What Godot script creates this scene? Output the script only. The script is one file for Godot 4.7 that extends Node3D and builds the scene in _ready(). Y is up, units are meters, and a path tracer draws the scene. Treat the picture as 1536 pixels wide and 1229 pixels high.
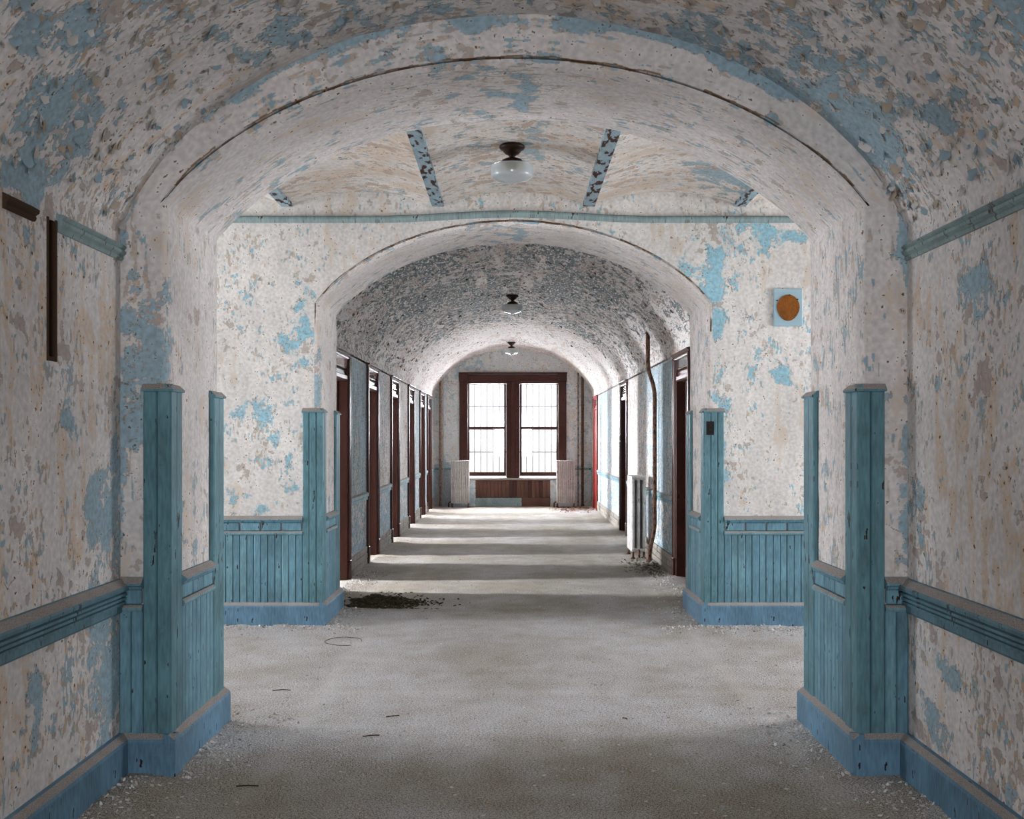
extends Node3D
# Abandoned corridor with arches and peeling paint. Metres, y up; depth D runs along -z from the camera.

const HALL := 1.815      # half width of the halls
const PIER := 1.60       # half width of the arch openings (plaster)
const SPRING := 2.41     # springing height of vault and arches
const DA := 4.92         # near arch, front
const DB := 5.79         # near arch, back
const DC := 8.84         # second arch, front
const DD := 9.70         # second arch, back
const DE := 24.60        # end wall
const CROSS := 6.5       # half length of the cross hall
const CROWN := 3.60      # cross hall ceiling
const TOP := 3.95
const DOOR_FAR := [11.68, 14.19, 16.76, 19.37, 21.66, 23.44]
const DOOR_FAR_RIGHT := [11.90, 17.85, 23.75]
const ROOM := 6.2        # outer wall of the rooms on the left

var M := {}
var cache := {}
var rng := RandomNumberGenerator.new()

# ---------------------------------------------------------------- mesh helpers
class MB:
	var v := PackedVector3Array()
	var n := PackedVector3Array()
	var u := PackedVector2Array()
	var c := PackedColorArray()
	var i := PackedInt32Array()
	func quad(a: Vector3, b: Vector3, cc: Vector3, d: Vector3, nn: Vector3, ua := Vector2(0, 0), ub := Vector2(1, 0), uc := Vector2(1, 1), ud := Vector2(0, 1)) -> void:
		var k := v.size()
		v.append_array([a, b, cc, d])
		n.append_array([nn, nn, nn, nn])
		u.append_array([ua, ub, uc, ud])
		if (b - a).cross(cc - a).dot(nn) > 0:
			i.append_array([k, k + 2, k + 1, k, k + 3, k + 2])
		else:
			i.append_array([k, k + 1, k + 2, k, k + 2, k + 3])
	func tri(a: Vector3, b: Vector3, cc: Vector3, nn: Vector3) -> void:
		var k := v.size()
		v.append_array([a, b, cc])
		n.append_array([nn, nn, nn])
		u.append_array([Vector2(a.x, a.y), Vector2(b.x, b.y), Vector2(cc.x, cc.y)])
		if (b - a).cross(cc - a).dot(nn) > 0:
			i.append_array([k, k + 2, k + 1])
		else:
			i.append_array([k, k + 1, k + 2])
	func box(lo: Vector3, hi: Vector3) -> void:
		for ax in 3:
			for s in 2:
				var nn := Vector3.ZERO
				nn[ax] = 1.0 if s else -1.0
				var p := lo
				p[ax] = hi[ax] if s else lo[ax]
				var e1 := Vector3.ZERO
				var e2 := Vector3.ZERO
				var x1 := (ax + 1) % 3
				var x2 := (ax + 2) % 3
				e1[x1] = hi[x1] - lo[x1]
				e2[x2] = hi[x2] - lo[x2]
				quad(p, p + e1, p + e1 + e2, p + e2, nn, Vector2(p[x1], p[x2]), Vector2(p[x1] + e1[x1], p[x2]), Vector2(p[x1] + e1[x1], p[x2] + e2[x2]), Vector2(p[x1], p[x2] + e2[x2]))
	# a smooth sheet; rows of points; the side that shows is the one `seen` lies on
	func sheet(rows: Array, uvs: Array, seen: Callable) -> void:
		var k := v.size()
		var h := rows.size()
		var w: int = rows[0].size()
		for y in h:
			for x in w:
				var p: Vector3 = rows[y][x]
				var du: Vector3 = rows[y][mini(x + 1, w - 1)] - rows[y][maxi(x - 1, 0)]
				var dv: Vector3 = rows[mini(y + 1, h - 1)][x] - rows[maxi(y - 1, 0)][x]
				var nn := du.cross(dv).normalized()
				if nn.dot(seen.call(p)) < 0:
					nn = -nn
				v.append(p)
				n.append(nn)
				u.append(uvs[y][x])
		for y in h - 1:
			for x in w - 1:
				var a := k + y * w + x
				var b := a + 1
				var cc := a + w + 1
				var d := a + w
				if (v[b] - v[a]).cross(v[cc] - v[a]).dot(n[a]) > 0:
					i.append_array([a, cc, b, a, d, cc])
				else:
					i.append_array([a, b, cc, a, cc, d])
	func tube(path: Array, r: float, segs := 10, closed := true) -> void:
		var k := v.size()
		var side := Vector3(0, 0, 1)
		for j in path.size():
			var t: Vector3 = (path[mini(j + 1, path.size() - 1)] - path[maxi(j - 1, 0)]).normalized()
			if absf(t.dot(side)) > 0.95:
				side = Vector3(1, 0, 0) if absf(t.x) < 0.9 else Vector3(0, 1, 0)
			side = (side - t * side.dot(t)).normalized()
			var up := t.cross(side)
			for s in segs + 1:
				var q := TAU * s / segs
				var nn := side * cos(q) + up * sin(q)
				v.append(path[j] + nn * r)
				n.append(nn)
				u.append(Vector2(float(s) / segs, j))
		for j in path.size() - 1:
			for s in segs:
				var a := k + j * (segs + 1) + s
				var b := a + 1
				var d := a + segs + 1
				var cc := d + 1
				if (v[b] - v[a]).cross(v[cc] - v[a]).dot(n[a]) > 0:
					i.append_array([a, cc, b, a, d, cc])
				else:
					i.append_array([a, b, cc, a, cc, d])
		if closed:
			for e in [0, path.size() - 1]:
				var t: Vector3 = (path[0] - path[1]).normalized() if e == 0 else (path[e] - path[e - 1]).normalized()
				for s in segs:
					tri(path[e], v[k + e * (segs + 1) + s], v[k + e * (segs + 1) + s + 1], t)
	# profile of (radius, height), turned about y
	func lathe(profile: Array, segs := 28) -> void:
		var rows := []
		var uvs := []
		for p in profile:
			var row := PackedVector3Array()
			var uv := PackedVector2Array()
			for s in segs + 1:
				var q := TAU * s / segs
				row.append(Vector3(cos(q) * p[0], p[1], sin(q) * p[0]))
				uv.append(Vector2(float(s) / segs, p[1]))
			rows.append(row)
			uvs.append(uv)
		var k := v.size()
		sheet(rows, uvs, func(p): return Vector3(p.x, 0.0001, p.z))
		# ends of the ring share one normal
		for y in profile.size():
			var a := k + y * (segs + 1)
			var nn := (n[a] + n[a + segs]).normalized()
			n[a] = nn
			n[a + segs] = nn
	func to(m: ArrayMesh = null) -> ArrayMesh:
		if m == null:
			m = ArrayMesh.new()
		var a := []
		a.resize(Mesh.ARRAY_MAX)
		a[Mesh.ARRAY_VERTEX] = v
		a[Mesh.ARRAY_NORMAL] = n
		a[Mesh.ARRAY_TEX_UV] = u
		if c.size() == v.size() and c.size() > 0:
			a[Mesh.ARRAY_COLOR] = c
		a[Mesh.ARRAY_INDEX] = i
		m.add_surface_from_arrays(Mesh.PRIMITIVE_TRIANGLES, a)
		return m

# a box with chamfered edges, centred in x, from y = 0 up, from z = 0 out
func cbox(size: Vector3, r := 0.004) -> ArrayMesh:
	var key := "%s_%.4f" % [size, r]
	if cache.has(key):
		return cache[key]
	var b := MB.new()
	var hs := size * 0.5
	r = minf(r, minf(hs.x, minf(hs.y, hs.z)) * 0.9)
	var o := Vector3(0, hs.y, hs.z)
	for ax in 3:
		var x1 := (ax + 1) % 3
		var x2 := (ax + 2) % 3
		for s in [-1.0, 1.0]:
			var p := []
			for q in [[-1, -1], [1, -1], [1, 1], [-1, 1]]:
				var w := Vector3.ZERO
				w[ax] = hs[ax] * s
				w[x1] = (hs[x1] - r) * q[0]
				w[x2] = (hs[x2] - r) * q[1]
				p.append(w + o)
			var nn := Vector3.ZERO
			nn[ax] = s
			b.quad(p[0], p[1], p[2], p[3], nn)
			for s2 in [-1.0, 1.0]:
				var e := []
				for q in [-1, 1]:
					var w := Vector3.ZERO
					w[ax] = hs[ax] * s
					w[x1] = (hs[x1] - r) * s2
					w[x2] = (hs[x2] - r) * q
					e.append(w + o)
					var w2 := w
					w2[ax] = (hs[ax] - r) * s
					w2[x1] = hs[x1] * s2
					e.append(w2 + o)
				var en := Vector3.ZERO
				en[ax] = s
				en[x1] = s2
				b.quad(e[0], e[1], e[3], e[2], en.normalized())
	for sx in [-1.0, 1.0]:
		for sy in [-1.0, 1.0]:
			for sz in [-1.0, 1.0]:
				var sg := Vector3(sx, sy, sz)
				b.tri(o + sg * (hs - Vector3(0, r, r)), o + sg * (hs - Vector3(r, 0, r)), o + sg * (hs - Vector3(r, r, 0)), sg.normalized())
	cache[key] = b.to()
	return cache[key]

# a profile of (z, y) points run along x from 0 to length; the segments listed in `dusty` go to a second surface
func moulding(profile: Array, length: float, dusty := []) -> ArrayMesh:
	var a := MB.new()
	var d := MB.new()
	for k in profile.size() - 1:
		var p: Vector2 = profile[k]
		var q: Vector2 = profile[k + 1]
		var t := q - p
		var nn := Vector3(0, -t.x, t.y).normalized()   # outward when the profile runs from the bottom up
		var b := d if k in dusty else a
		b.quad(Vector3(0, p.y, p.x), Vector3(length, p.y, p.x), Vector3(length, q.y, q.x), Vector3(0, q.y, q.x), nn, Vector2(0, p.y), Vector2(length, p.y), Vector2(length, q.y), Vector2(0, q.y))
	var poly := PackedVector2Array(profile)
	var tris := Geometry2D.triangulate_polygon(poly)
	for e in [0.0, length]:
		for k in range(0, tris.size(), 3):
			var x := []
			for j in 3:
				x.append(Vector3(e, poly[tris[k + j]].y, poly[tris[k + j]].x))
			a.tri(x[0], x[1], x[2], Vector3(-1 if e == 0.0 else 1, 0, 0))
	var m := a.to()
	if d.v.size():
		d.to(m)
	return m

# ---------------------------------------------------------------- scene helpers
func put(called: String, mesh: Mesh, mats, parent: Node = self, at := Transform3D.IDENTITY) -> MeshInstance3D:
	var o := MeshInstance3D.new()
	o.name = called
	o.mesh = mesh
	var list: Array = mats if mats is Array else [mats]
	for k in mesh.get_surface_count():
		o.set_surface_override_material(k, list[mini(k, list.size() - 1)])
	o.transform = at
	parent.add_child(o, true)
	return o

var taken := {}
func numbered(called: String) -> String:
	if not taken.has(called):
		taken[called] = 0
		return called
	taken[called] += 1
	return "%s_%03d" % [called, taken[called]]

func tag(o: Node, label: String, category: String, group := "", kind := "") -> Node:
	o.set_meta("label", label)
	o.set_meta("category", category)
	if group:
		o.set_meta("group", group)
	if kind:
		o.set_meta("kind", kind)
	return o

func thing(called: String, label: String, category: String, at := Vector3.ZERO, group := "", kind := "") -> Node3D:
	var o := Node3D.new()
	o.name = numbered(called)
	add_child(o)
	o.position = at
	tag(o, label, category, group, kind)
	return o

func shell(called: String, mesh: Mesh, mats, label: String, category: String) -> MeshInstance3D:
	return tag(put(numbered(called), mesh, mats), label, category, "", "structure")

func T(x := 0.0, y := 0.0, z := 0.0) -> Transform3D:
	return Transform3D(Basis.IDENTITY, Vector3(x, y, z))

# local frame: x along the surface, y up, z out of the surface
func frame(at: Vector3, normal: Vector3) -> Transform3D:
	return Transform3D(Basis(Vector3.UP.cross(normal), Vector3.UP, normal), at)

func col(r: float, g: float, b: float) -> Color:
	return Color(r / 255.0, g / 255.0, b / 255.0)

func mat(called: String, color: Color, rough := 0.85, tex: Texture2D = null, height: Texture2D = null, relief := 0.3) -> StandardMaterial3D:
	var m := StandardMaterial3D.new()
	m.resource_name = called
	m.albedo_color = color
	m.roughness = rough
	m.metallic_specular = 0.35
	if tex:
		m.albedo_texture = tex
	if height:
		m.heightmap_enabled = true
		m.heightmap_texture = height
		m.heightmap_scale = relief
	M[called] = m
	return m

func world_mapped(m: StandardMaterial3D, scale: float) -> StandardMaterial3D:
	m.uv1_triplanar = true
	m.uv1_world_triplanar = true
	m.uv1_scale = Vector3.ONE * scale
	return m

# ---------------------------------------------------------------- textures
func noise_bytes(w: int, h: int, sd: int, freq: float, octaves := 4, kind := FastNoiseLite.TYPE_SIMPLEX_SMOOTH, squeeze := 1, sideways := 1, seamless := false) -> PackedByteArray:
	var f := FastNoiseLite.new()
	f.seed = sd
	f.noise_type = kind
	f.frequency = freq
	f.fractal_octaves = octaves
	f.fractal_type = FastNoiseLite.FRACTAL_FBM if octaves > 1 else FastNoiseLite.FRACTAL_NONE
	if kind == FastNoiseLite.TYPE_CELLULAR:
		f.cellular_return_type = FastNoiseLite.RETURN_DISTANCE2_SUB
		f.domain_warp_enabled = true
		f.domain_warp_frequency = freq * 1.5
		f.domain_warp_amplitude = 0.35 / freq
	var im := f.get_seamless_image(w / sideways, h / squeeze, false, false, 0.1, true) if seamless else f.get_image(w / sideways, h / squeeze, false, false, true)
	if squeeze > 1 or sideways > 1:
		im.resize(w, h, Image.INTERPOLATE_BILINEAR)
	if im.get_format() != Image.FORMAT_L8:
		im.convert(Image.FORMAT_L8)
	return im.get_data()

# Paint that has come off in layers. Sizes in metres; spots are [u, v, radius u, radius v, strength] of an upper layer that held on (or came off, if negative).
func paint(g: Dictionary) -> Array:
	var w: int = g.w
	var h: int = g.h
	var ppm: float = g.ppm
	var sd: int = g.seed
	var a := noise_bytes(w, h, sd, 0.9 / ppm)
	var b := noise_bytes(w, h, sd + 1, g.get("patch", 5.0) / ppm, 5)
	var c := noise_bytes(w, h, sd + 2, g.get("grain", 26.0) / ppm, 3)
	var st := noise_bytes(w, h, sd + 3, 8.0 / ppm, 4, FastNoiseLite.TYPE_SIMPLEX_SMOOTH, g.get("streak", 5), g.get("streak_sideways", 1))
	var k := noise_bytes(w, h, sd + 4, g.get("crackle", 22.0) / ppm, 1, FastNoiseLite.TYPE_CELLULAR)
	var e := noise_bytes(w, h, sd + 5, 1.6 / ppm, 4)
	var fk := noise_bytes(w, h, sd + 6, g.get("flake", 30.0) / ppm, 3, FastNoiseLite.TYPE_SIMPLEX_SMOOTH, 2 if g.get("streak", 5) > 1 else 1, g.get("streak_sideways", 1))
	var flake_at: float = g.get("flake_at", 188.0)
	var line: float = g.get("line", -1.0)
	var over: int = g.get("over", 999)
	# where spots raise or lower the chance of the coloured layer
	var lw := maxi(w / 8, 2)
	var lh := maxi(h / 8, 2)
	var low := Image.create(lw, lh, false, Image.FORMAT_L8)
	var bytes := PackedByteArray()
	bytes.resize(lw * lh)
	var spots: Array = g.get("spots", [])
	for y in lh:
		for x in lw:
			var t := 0.0
			var px := (x + 0.5) * 8.0 / ppm
			var py: float = (y + 0.5) * 8.0 / ppm * g.get("vscale", 1.0)
			for s in spots:
				var q := Vector2((px - s[0]) / s[2], (py - s[1]) / s[3]).length_squared()
				if q < 4.0:
					t += s[4] * (1.0 if q < 0.7 else maxf(0.0, 1.0 - (q - 0.7) / 1.6))
			bytes[y * lw + x] = clampi(int(100 + t), 0, 255)
	low.set_data(lw, lh, false, Image.FORMAT_L8, bytes)
	low.resize(w, h, Image.INTERPOLATE_BILINEAR)
	var bias := low.get_data()
	var wc: Color = g.white
	var tc: Color = g.tan
	var rc: Color = g.bare
	var bc: Color = g.blue
	var kc: Color = g.get("crack", Color8(96, 78, 62))
	var tan_at: float = g.get("tan_at", 150.0)
	var bare_at: float = g.get("bare_at", 175.0)
	var blue_at: float = g.get("blue_at", 170.0)
	var rim: float = g.get("rim", 4.0)
	var crack_w: float = g.get("crack_w", 1.0)
	var fleck_at: float = g.get("fleck_at", 205.0)
	var net: int = g.get("net", 14)
	var data := PackedByteArray()
	data.resize(w * h * 3)
	var hd := PackedByteArray()
	hd.resize(w * h)
	for p in w * h:
		var ai := a[p]
		var bi := b[p]
		var ci := c[p]
		var si := st[p]
		var shade := 1.0 + (ci - 128) * 0.0007 + (si - 128) * 0.0004 + (ai - 128) * 0.0004
		var tn := clampf((si * 0.45 + (255 - ai) * 0.35 + bi * 0.2 - tan_at) * 0.045, 0.0, 0.85) * clampf(0.55 + (ci - 110) * 0.012, 0.15, 1.0)
		var r := lerpf(wc.r, tc.r, tn)
		var gg := lerpf(wc.g, tc.g, tn)
		var bb := lerpf(wc.b, tc.b, tn)
		var ht := 190 + (ci - 128) / 5
		if (255 - bi) * 0.55 + ci * 0.15 + e[p] * 0.3 > bare_at:
			r = rc.r
			gg = rc.g
			bb = rc.b
			ht = 70 + (ci - 128) / 6
		var cluster := 0.55 * bi + 0.3 * ai + 0.15 * e[p] + (bias[p] - 100) * 0.35
		if fk[p] + (cluster - 128) * 1.6 > flake_at + 8:
			var pick := (ci + e[p] * 3) & 255
			var fc := bc if pick < 105 else (tc if pick < 190 else rc)
			r = fc.r
			gg = fc.g
			bb = fc.b
			ht = 100
		elif fk[p] + (cluster - 128) * 1.6 > flake_at + 5:
			ht = 235
		var f := bi * 0.48 + ai * 0.26 + ci * 0.26 + bias[p] - 100
		if f > blue_at:
			if k[p] < net and f < blue_at + 22:
				r = lerpf(r, kc.r, 0.35)
				gg = lerpf(gg, kc.g, 0.35)
				bb = lerpf(bb, kc.b, 0.35)
				ht = 90
			else:
				r = bc.r
				gg = bc.g
				bb = bc.b
				shade = 1.0 + (ci - 128) * 0.0009 + (ai - 128) * 0.0006
				ht = 125 + (k[p] >> 3)
			if fk[p] > over:
				r = wc.r
				gg = wc.g
				bb = wc.b
				ht = 200
		elif f > blue_at - rim and si > 128:
			r = lerpf(r, kc.r, 0.4)
			gg = lerpf(gg, kc.g, 0.4)
			bb = lerpf(bb, kc.b, 0.4)
			ht = 225
		if line >= 0.0 and p % w > 640 and p % w < w - 640 and absf((p / w) - line + (bi - 128) * 0.02) < 1.3 and si > 84:
			r = lerpf(r, 0.46, 0.7)
			gg = lerpf(gg, 0.32, 0.7)
			bb = lerpf(bb, 0.20, 0.7)
		if ci > fleck_at and si > 138:
			r = kc.r
			gg = kc.g
			bb = kc.b
			ht = 30
		if absf(e[p] - 128.0) < crack_w and ai > 128 and bi > 120:
			r = lerpf(r, kc.r, 0.6)
			gg = lerpf(gg, kc.g, 0.6)
			bb = lerpf(bb, kc.b, 0.6)
			ht = 40
		data[p * 3] = clampi(int(r * shade * 255), 0, 255)
		data[p * 3 + 1] = clampi(int(gg * shade * 255), 0, 255)
		data[p * 3 + 2] = clampi(int(bb * shade * 255), 0, 255)
		hd[p] = clampi(ht, 0, 255)
	return [ImageTexture.create_from_image(Image.create_from_data(w, h, false, Image.FORMAT_RGB8, data)), ImageTexture.create_from_image(Image.create_from_data(w, h, false, Image.FORMAT_L8, hd))]

# grit and plaster dust, and chipped paint on boards: tinted by the material
func grit(g: Dictionary) -> Array:
	var w: int = g.w
	var a := noise_bytes(w, w, 71, 3.0 / g.ppm, 4, FastNoiseLite.TYPE_SIMPLEX_SMOOTH, 1, 1, true)
	var c := noise_bytes(w, w, 72, 60.0 / g.ppm, 3, FastNoiseLite.TYPE_SIMPLEX_SMOOTH, 1, 1, true)
	var f := noise_bytes(w, w, 73, 150.0 / g.ppm, 2, FastNoiseLite.TYPE_SIMPLEX_SMOOTH, 1, 1, true)
	var data := PackedByteArray()
	data.resize(w * w * 3)
	var hd := PackedByteArray()
	hd.resize(w * w)
	for p in w * w:
		var t := 0.89 + (c[p] - 128) * 0.0020 + (f[p] - 128) * 0.0040 + (a[p] - 128) * 0.0005
		var warm := (a[p] - 128) * 0.0001
		if f[p] > 196:
			t *= 1.10
		elif f[p] < 62:
			t *= 0.60
		data[p * 3] = clampi(int((t + 0.012 - warm) * 255), 0, 255)
		data[p * 3 + 1] = clampi(int(t * 255), 0, 255)
		data[p * 3 + 2] = clampi(int((t - 0.012 + warm) * 255), 0, 255)
		hd[p] = clampi((c[p] + f[p]) / 2, 0, 255)
	return [ImageTexture.create_from_image(Image.create_from_data(w, w, false, Image.FORMAT_RGB8, data)), ImageTexture.create_from_image(Image.create_from_data(w, w, false, Image.FORMAT_L8, hd))]

func chipped(g: Dictionary) -> Array:
	var w: int = g.w
	var a := noise_bytes(w, w, g.seed, 2.0 / g.ppm, 4, FastNoiseLite.TYPE_SIMPLEX_SMOOTH, 1, 1, true)
	var b := noise_bytes(w, w, g.seed + 1, 16.0 / g.ppm, 4, FastNoiseLite.TYPE_SIMPLEX_SMOOTH, 3, 1, true)
	var c := noise_bytes(w, w, g.seed + 2, 55.0 / g.ppm, 3, FastNoiseLite.TYPE_SIMPLEX_SMOOTH, 6, 1, true)
	var data := PackedByteArray()
	data.resize(w * w * 3)
	var hd := PackedByteArray()
	hd.resize(w * w)
	var at: float = g.chip_at
	for p in w * w:
		var t := 0.90 + (c[p] - 128) * 0.0009 + (a[p] - 128) * 0.0009 + (b[p] - 128) * 0.0005
		var r := t
		var gr := t
		var bl := t
		var ht := 170 + (c[p] - 128) / 6
		var f := b[p] * 0.6 + a[p] * 0.2 + c[p] * 0.2
		if f > at:
			r = 0.42
			gr = 0.22
			bl = 0.15
			ht = 60
		elif 255 - f > at - 4.0:
			r = minf(1.0, t * 1.12)
			gr = minf(1.0, t * 1.08)
			bl = minf(1.0, t * 1.05)
		data[p * 3] = clampi(int(r * 255), 0, 255)
		data[p * 3 + 1] = clampi(int(gr * 255), 0, 255)
		data[p * 3 + 2] = clampi(int(bl * 255), 0, 255)
		hd[p] = ht
	return [ImageTexture.create_from_image(Image.create_from_data(w, w, false, Image.FORMAT_RGB8, data)), ImageTexture.create_from_image(Image.create_from_data(w, w, false, Image.FORMAT_L8, hd))]

func textures() -> void:
	var white := Color8(226, 221, 218)
	var tan := Color8(206, 182, 158)
	var bare := Color8(186, 174, 167)
	var blue := Color8(158, 182, 193)
	var jobs := {
		"hall_left": {"w": 512, "h": 1520, "ppm": 320.0, "seed": 11, "white": white, "tan": tan, "bare": bare, "blue": blue, "blue_at": 176.0, "bare_at": 170.0, "tan_at": 142.0, "spots": [
			[0.59, 2.73, 0.26, 0.20, 70], [0.08, 3.00, 0.11, 0.06, 50], [0.29, 3.12, 0.11, 0.06, 50], [0.15, 2.92, 0.07, 0.04, 50], [0.52, 2.50, 0.15, 0.07, 55], [0.50, 2.30, 0.08, 0.05, 45],
			[1.25, 1.23, 0.16, 0.16, 80], [0.94, 1.74, 0.10, 0.14, 40], [0.91, 1.57, 0.08, 0.11, 40], [0.53, 2.11, 0.04, 0.05, 45], [0.45, 1.96, 0.05, 0.06, 40], [1.48, 1.36, 0.06, 0.46, 50],
			[0.61, 0.54, 0.07, 0.15, 60], [1.36, 0.54, 0.16, 0.27, 75], [0.85, 0.41, 0.06, 0.10, 55], [1.25, 3.63, 0.16, 0.15, 50], [1.30, 4.2, 0.2, 0.3, 30], [0.5, 1.3, 0.4, 0.5, -20], [0.9, 0.5, 0.1, 0.2, -25]]},
		"hall_right": {"w": 512, "h": 1520, "ppm": 320.0, "seed": 37, "white": white, "tan": tan, "bare": bare, "blue": blue, "blue_at": 178.0, "bare_at": 172.0, "tan_at": 146.0, "spots": [
			[1.35, 3.44, 0.40, 0.40, 55], [1.40, 3.03, 0.26, 0.12, 60], [1.38, 2.86, 0.18, 0.12, 55], [0.81, 2.88, 0.30, 0.11, 42], [0.18, 2.99, 0.11, 0.06, 45], [0.63, 2.83, 0.18, 0.07, 45], [0.79, 2.12, 0.09, 0.10, 70],
			[0.80, 1.68, 0.09, 0.08, 45], [1.13, 1.72, 0.06, 0.11, 45], [1.20, 0.32, 0.12, 0.09, 75], [1.03, 0.58, 0.08, 0.06, 65], [1.20, 0.61, 0.06, 0.04, 60], [1.35, 1.22, 0.06, 0.12, 45], [1.42, 4.02, 0.14, 0.25, 40], [0.6, 1.2, 0.5, 0.4, -20]]},
		"arch": {"w": 2048, "h": 288, "ppm": 228.0, "seed": 53, "white": Color8(224, 218, 214), "tan": Color8(210, 194, 178), "bare": Color8(190, 178, 170), "blue": blue, "blue_at": 186.0, "bare_at": 184.0, "tan_at": 162.0, "crack_w": 0.6, "streak": 1, "streak_sideways": 5, "flake_at": 192.0, "line": 58.4, "spots": arch_spots()},
		"cross_wall": {"w": 1024, "h": 684, "ppm": 190.0, "seed": 83, "white": Color8(222, 219, 215), "tan": Color8(204, 190, 174), "bare": Color8(184, 176, 168), "blue": Color8(150, 193, 208), "blue_at": 187.0, "bare_at": 176.0, "tan_at": 158.0, "flake_at": 192.0, "fleck_at": 212.0, "spots": [
			[0.93, 2.36, 0.15, 0.20, 45], [0.50, 1.79, 0.20, 0.07, 60], [0.40, 0.99, 0.30, 0.09, 60], [0.85, 1.16, 0.06, 0.06, 60], [0.70, 1.45, 0.15, 0.2, 25], [0.96, 2.75, 0.08, 0.2, 45],
			[4.38, 2.55, 0.06, 0.40, 65], [4.93, 2.05, 0.09, 0.07, 85], [4.6, 3.2, 0.40, 0.12, 50], [4.95, 3.2, 0.25, 0.06, 45], [4.25, 2.9, 0.25, 0.2, 40], [4.4, 1.3, 0.10, 0.2, 45], [4.75, 2.12, 0.1, 0.1, 45], [4.45, 1.9, 0.10, 0.1, 40]]},
		"cross_ceiling": {"w": 1024, "h": 608, "ppm": 200.0, "seed": 97, "white": Color8(220, 214, 208), "tan": Color8(206, 184, 160), "bare": Color8(190, 172, 158), "blue": Color8(156, 176, 184), "blue_at": 176.0, "bare_at": 158.0, "tan_at": 138.0, "streak": 1, "streak_sideways": 4, "spots": [[4.3, 1.8, 0.35, 0.7, 35], [4.15, 2.5, 0.3, 0.4, 40], [2.7, 1.0, 0.1, 1.0, 40]]},
		"corridor_vault": {"w": 1024, "h": 1536, "ppm": 216.0, "vscale": 2.11, "seed": 131, "patch": 7.0, "grain": 34.0, "flake": 26.0, "flake_at": 160.0, "over": 158, "white": white, "tan": Color8(198, 178, 164), "bare": bare, "blue": Color8(110, 123, 127), "blue_at": 134.0, "bare_at": 164.0, "tan_at": 150.0, "rim": 9.0, "net": 20, "crack": Color8(104, 78, 62), "fleck_at": 188.0, "spots": [
			[2.36, 4.5, 1.9, 4.6, 20], [0.4, 5.5, 0.5, 5.0, -30], [4.4, 5.5, 0.45, 5.0, -22], [2.36, 13.0, 3.4, 3.2, -70], [2.0, 3.0, 0.05, 0.7, -90], [2.5, 2.4, 0.05, 0.7, -90], [2.15, 4.4, 0.06, 0.5, -90], [2.75, 4.0, 0.06, 0.6, -90], [2.36, 3.6, 0.22, 0.10, -90], [2.3, 1.5, 0.06, 0.4, -90], [2.9, 1.0, 0.05, 0.4, -90], [2.0, 0.9, 0.05, 0.3, -90]]},
		"corridor_wall": {"w": 1536, "h": 384, "ppm": 156.0, "seed": 151, "patch": 8.0, "grain": 30.0, "white": white, "tan": tan, "bare": bare, "blue": blue, "blue_at": 140.0, "bare_at": 160.0, "tan_at": 155.0, "over": 172, "fleck_at": 164.0, "crack": Color8(82, 74, 62), "spots": [[0.5, 1.6, 2.6, 1.2, 22], [3.2, 1.8, 2.5, 1.0, 26], [9.3, 1.2, 3.5, 1.4, -70]]},
		"corridor_dado": {"w": 1024, "h": 128, "ppm": 136.0, "seed": 163, "patch": 9.0, "grain": 30.0, "white": white, "tan": tan, "bare": bare, "blue": Color8(136, 172, 190), "blue_at": 118.0, "bare_at": 158.0, "tan_at": 160.0, "over": 172, "fleck_at": 178.0, "crack": Color8(70, 70, 66)},
		"end_wall": {"w": 384, "h": 384, "ppm": 96.0, "seed": 173, "white": Color8(212, 216, 216), "tan": Color8(214, 196, 178), "bare": Color8(196, 188, 180), "blue": Color8(172, 194, 202), "blue_at": 160.0, "bare_at": 176.0, "tan_at": 150.0, "spots": [[2.4, 3.3, 0.8, 0.4, -50], [1.2, 3.2, 0.4, 0.3, 30], [0.4, 0.4, 0.5, 0.45, 60]]},
	}
	var threads := {}
	for name in jobs:
		threads[name] = Thread.new()
		threads[name].start(paint.bind(jobs[name]))
	var gt := Thread.new()
	gt.start(grit.bind({"w": 1024, "ppm": 400.0}))
	var ct := Thread.new()
	ct.start(chipped.bind({"w": 512, "ppm": 400.0, "seed": 201, "chip_at": 184.0}))
	var rt := Thread.new()
	rt.start(chipped.bind({"w": 256, "ppm": 200.0, "seed": 211, "chip_at": 148.0}))
	var relief := {"hall_left": 0.7, "hall_right": 0.7, "arch": 0.35, "cross_wall": 0.45, "cross_ceiling": 0.7, "corridor_vault": 1.0, "corridor_wall": 0.6, "corridor_dado": 0.5, "end_wall": 0.4}
	for name in jobs:
		var t: Array = threads[name].wait_to_finish()
		mat(name, Color.WHITE, 0.9, t[0], t[1], relief[name])
	var gr: Array = gt.wait_to_finish()
	var fl := mat("floor", col(226, 225, 226), 0.97, gr[0], gr[1], 1.5)
	fl.metallic_specular = 0.15
	fl.vertex_color_use_as_albedo = true
	var ch: Array = ct.wait_to_finish()
	var rs: Array = rt.wait_to_finish()
	for k in [["board_a", 118, 163, 180], ["board_b", 112, 156, 173], ["board_c", 124, 169, 183], ["post", 106, 150, 161], ["base", 112, 152, 178], ["chair_rail", 112, 150, 164], ["rail", 130, 168, 178], ["picture_rail", 156, 178, 178]]:
		world_mapped(mat(k[0], col(k[1], k[2], k[3]), 0.6, ch[0], ch[1], 0.15), 0.78)
	world_mapped(mat("brown_wood", col(76, 40, 32), 0.4, ch[0], ch[1], 0.1), 0.78)
	world_mapped(mat("panel_wood", col(112, 78, 64), 0.6, ch[0], ch[1], 0.15), 0.78)
	world_mapped(mat("red_paint", col(150, 40, 30), 0.4, ch[0], ch[1], 0.1), 0.78)
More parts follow.
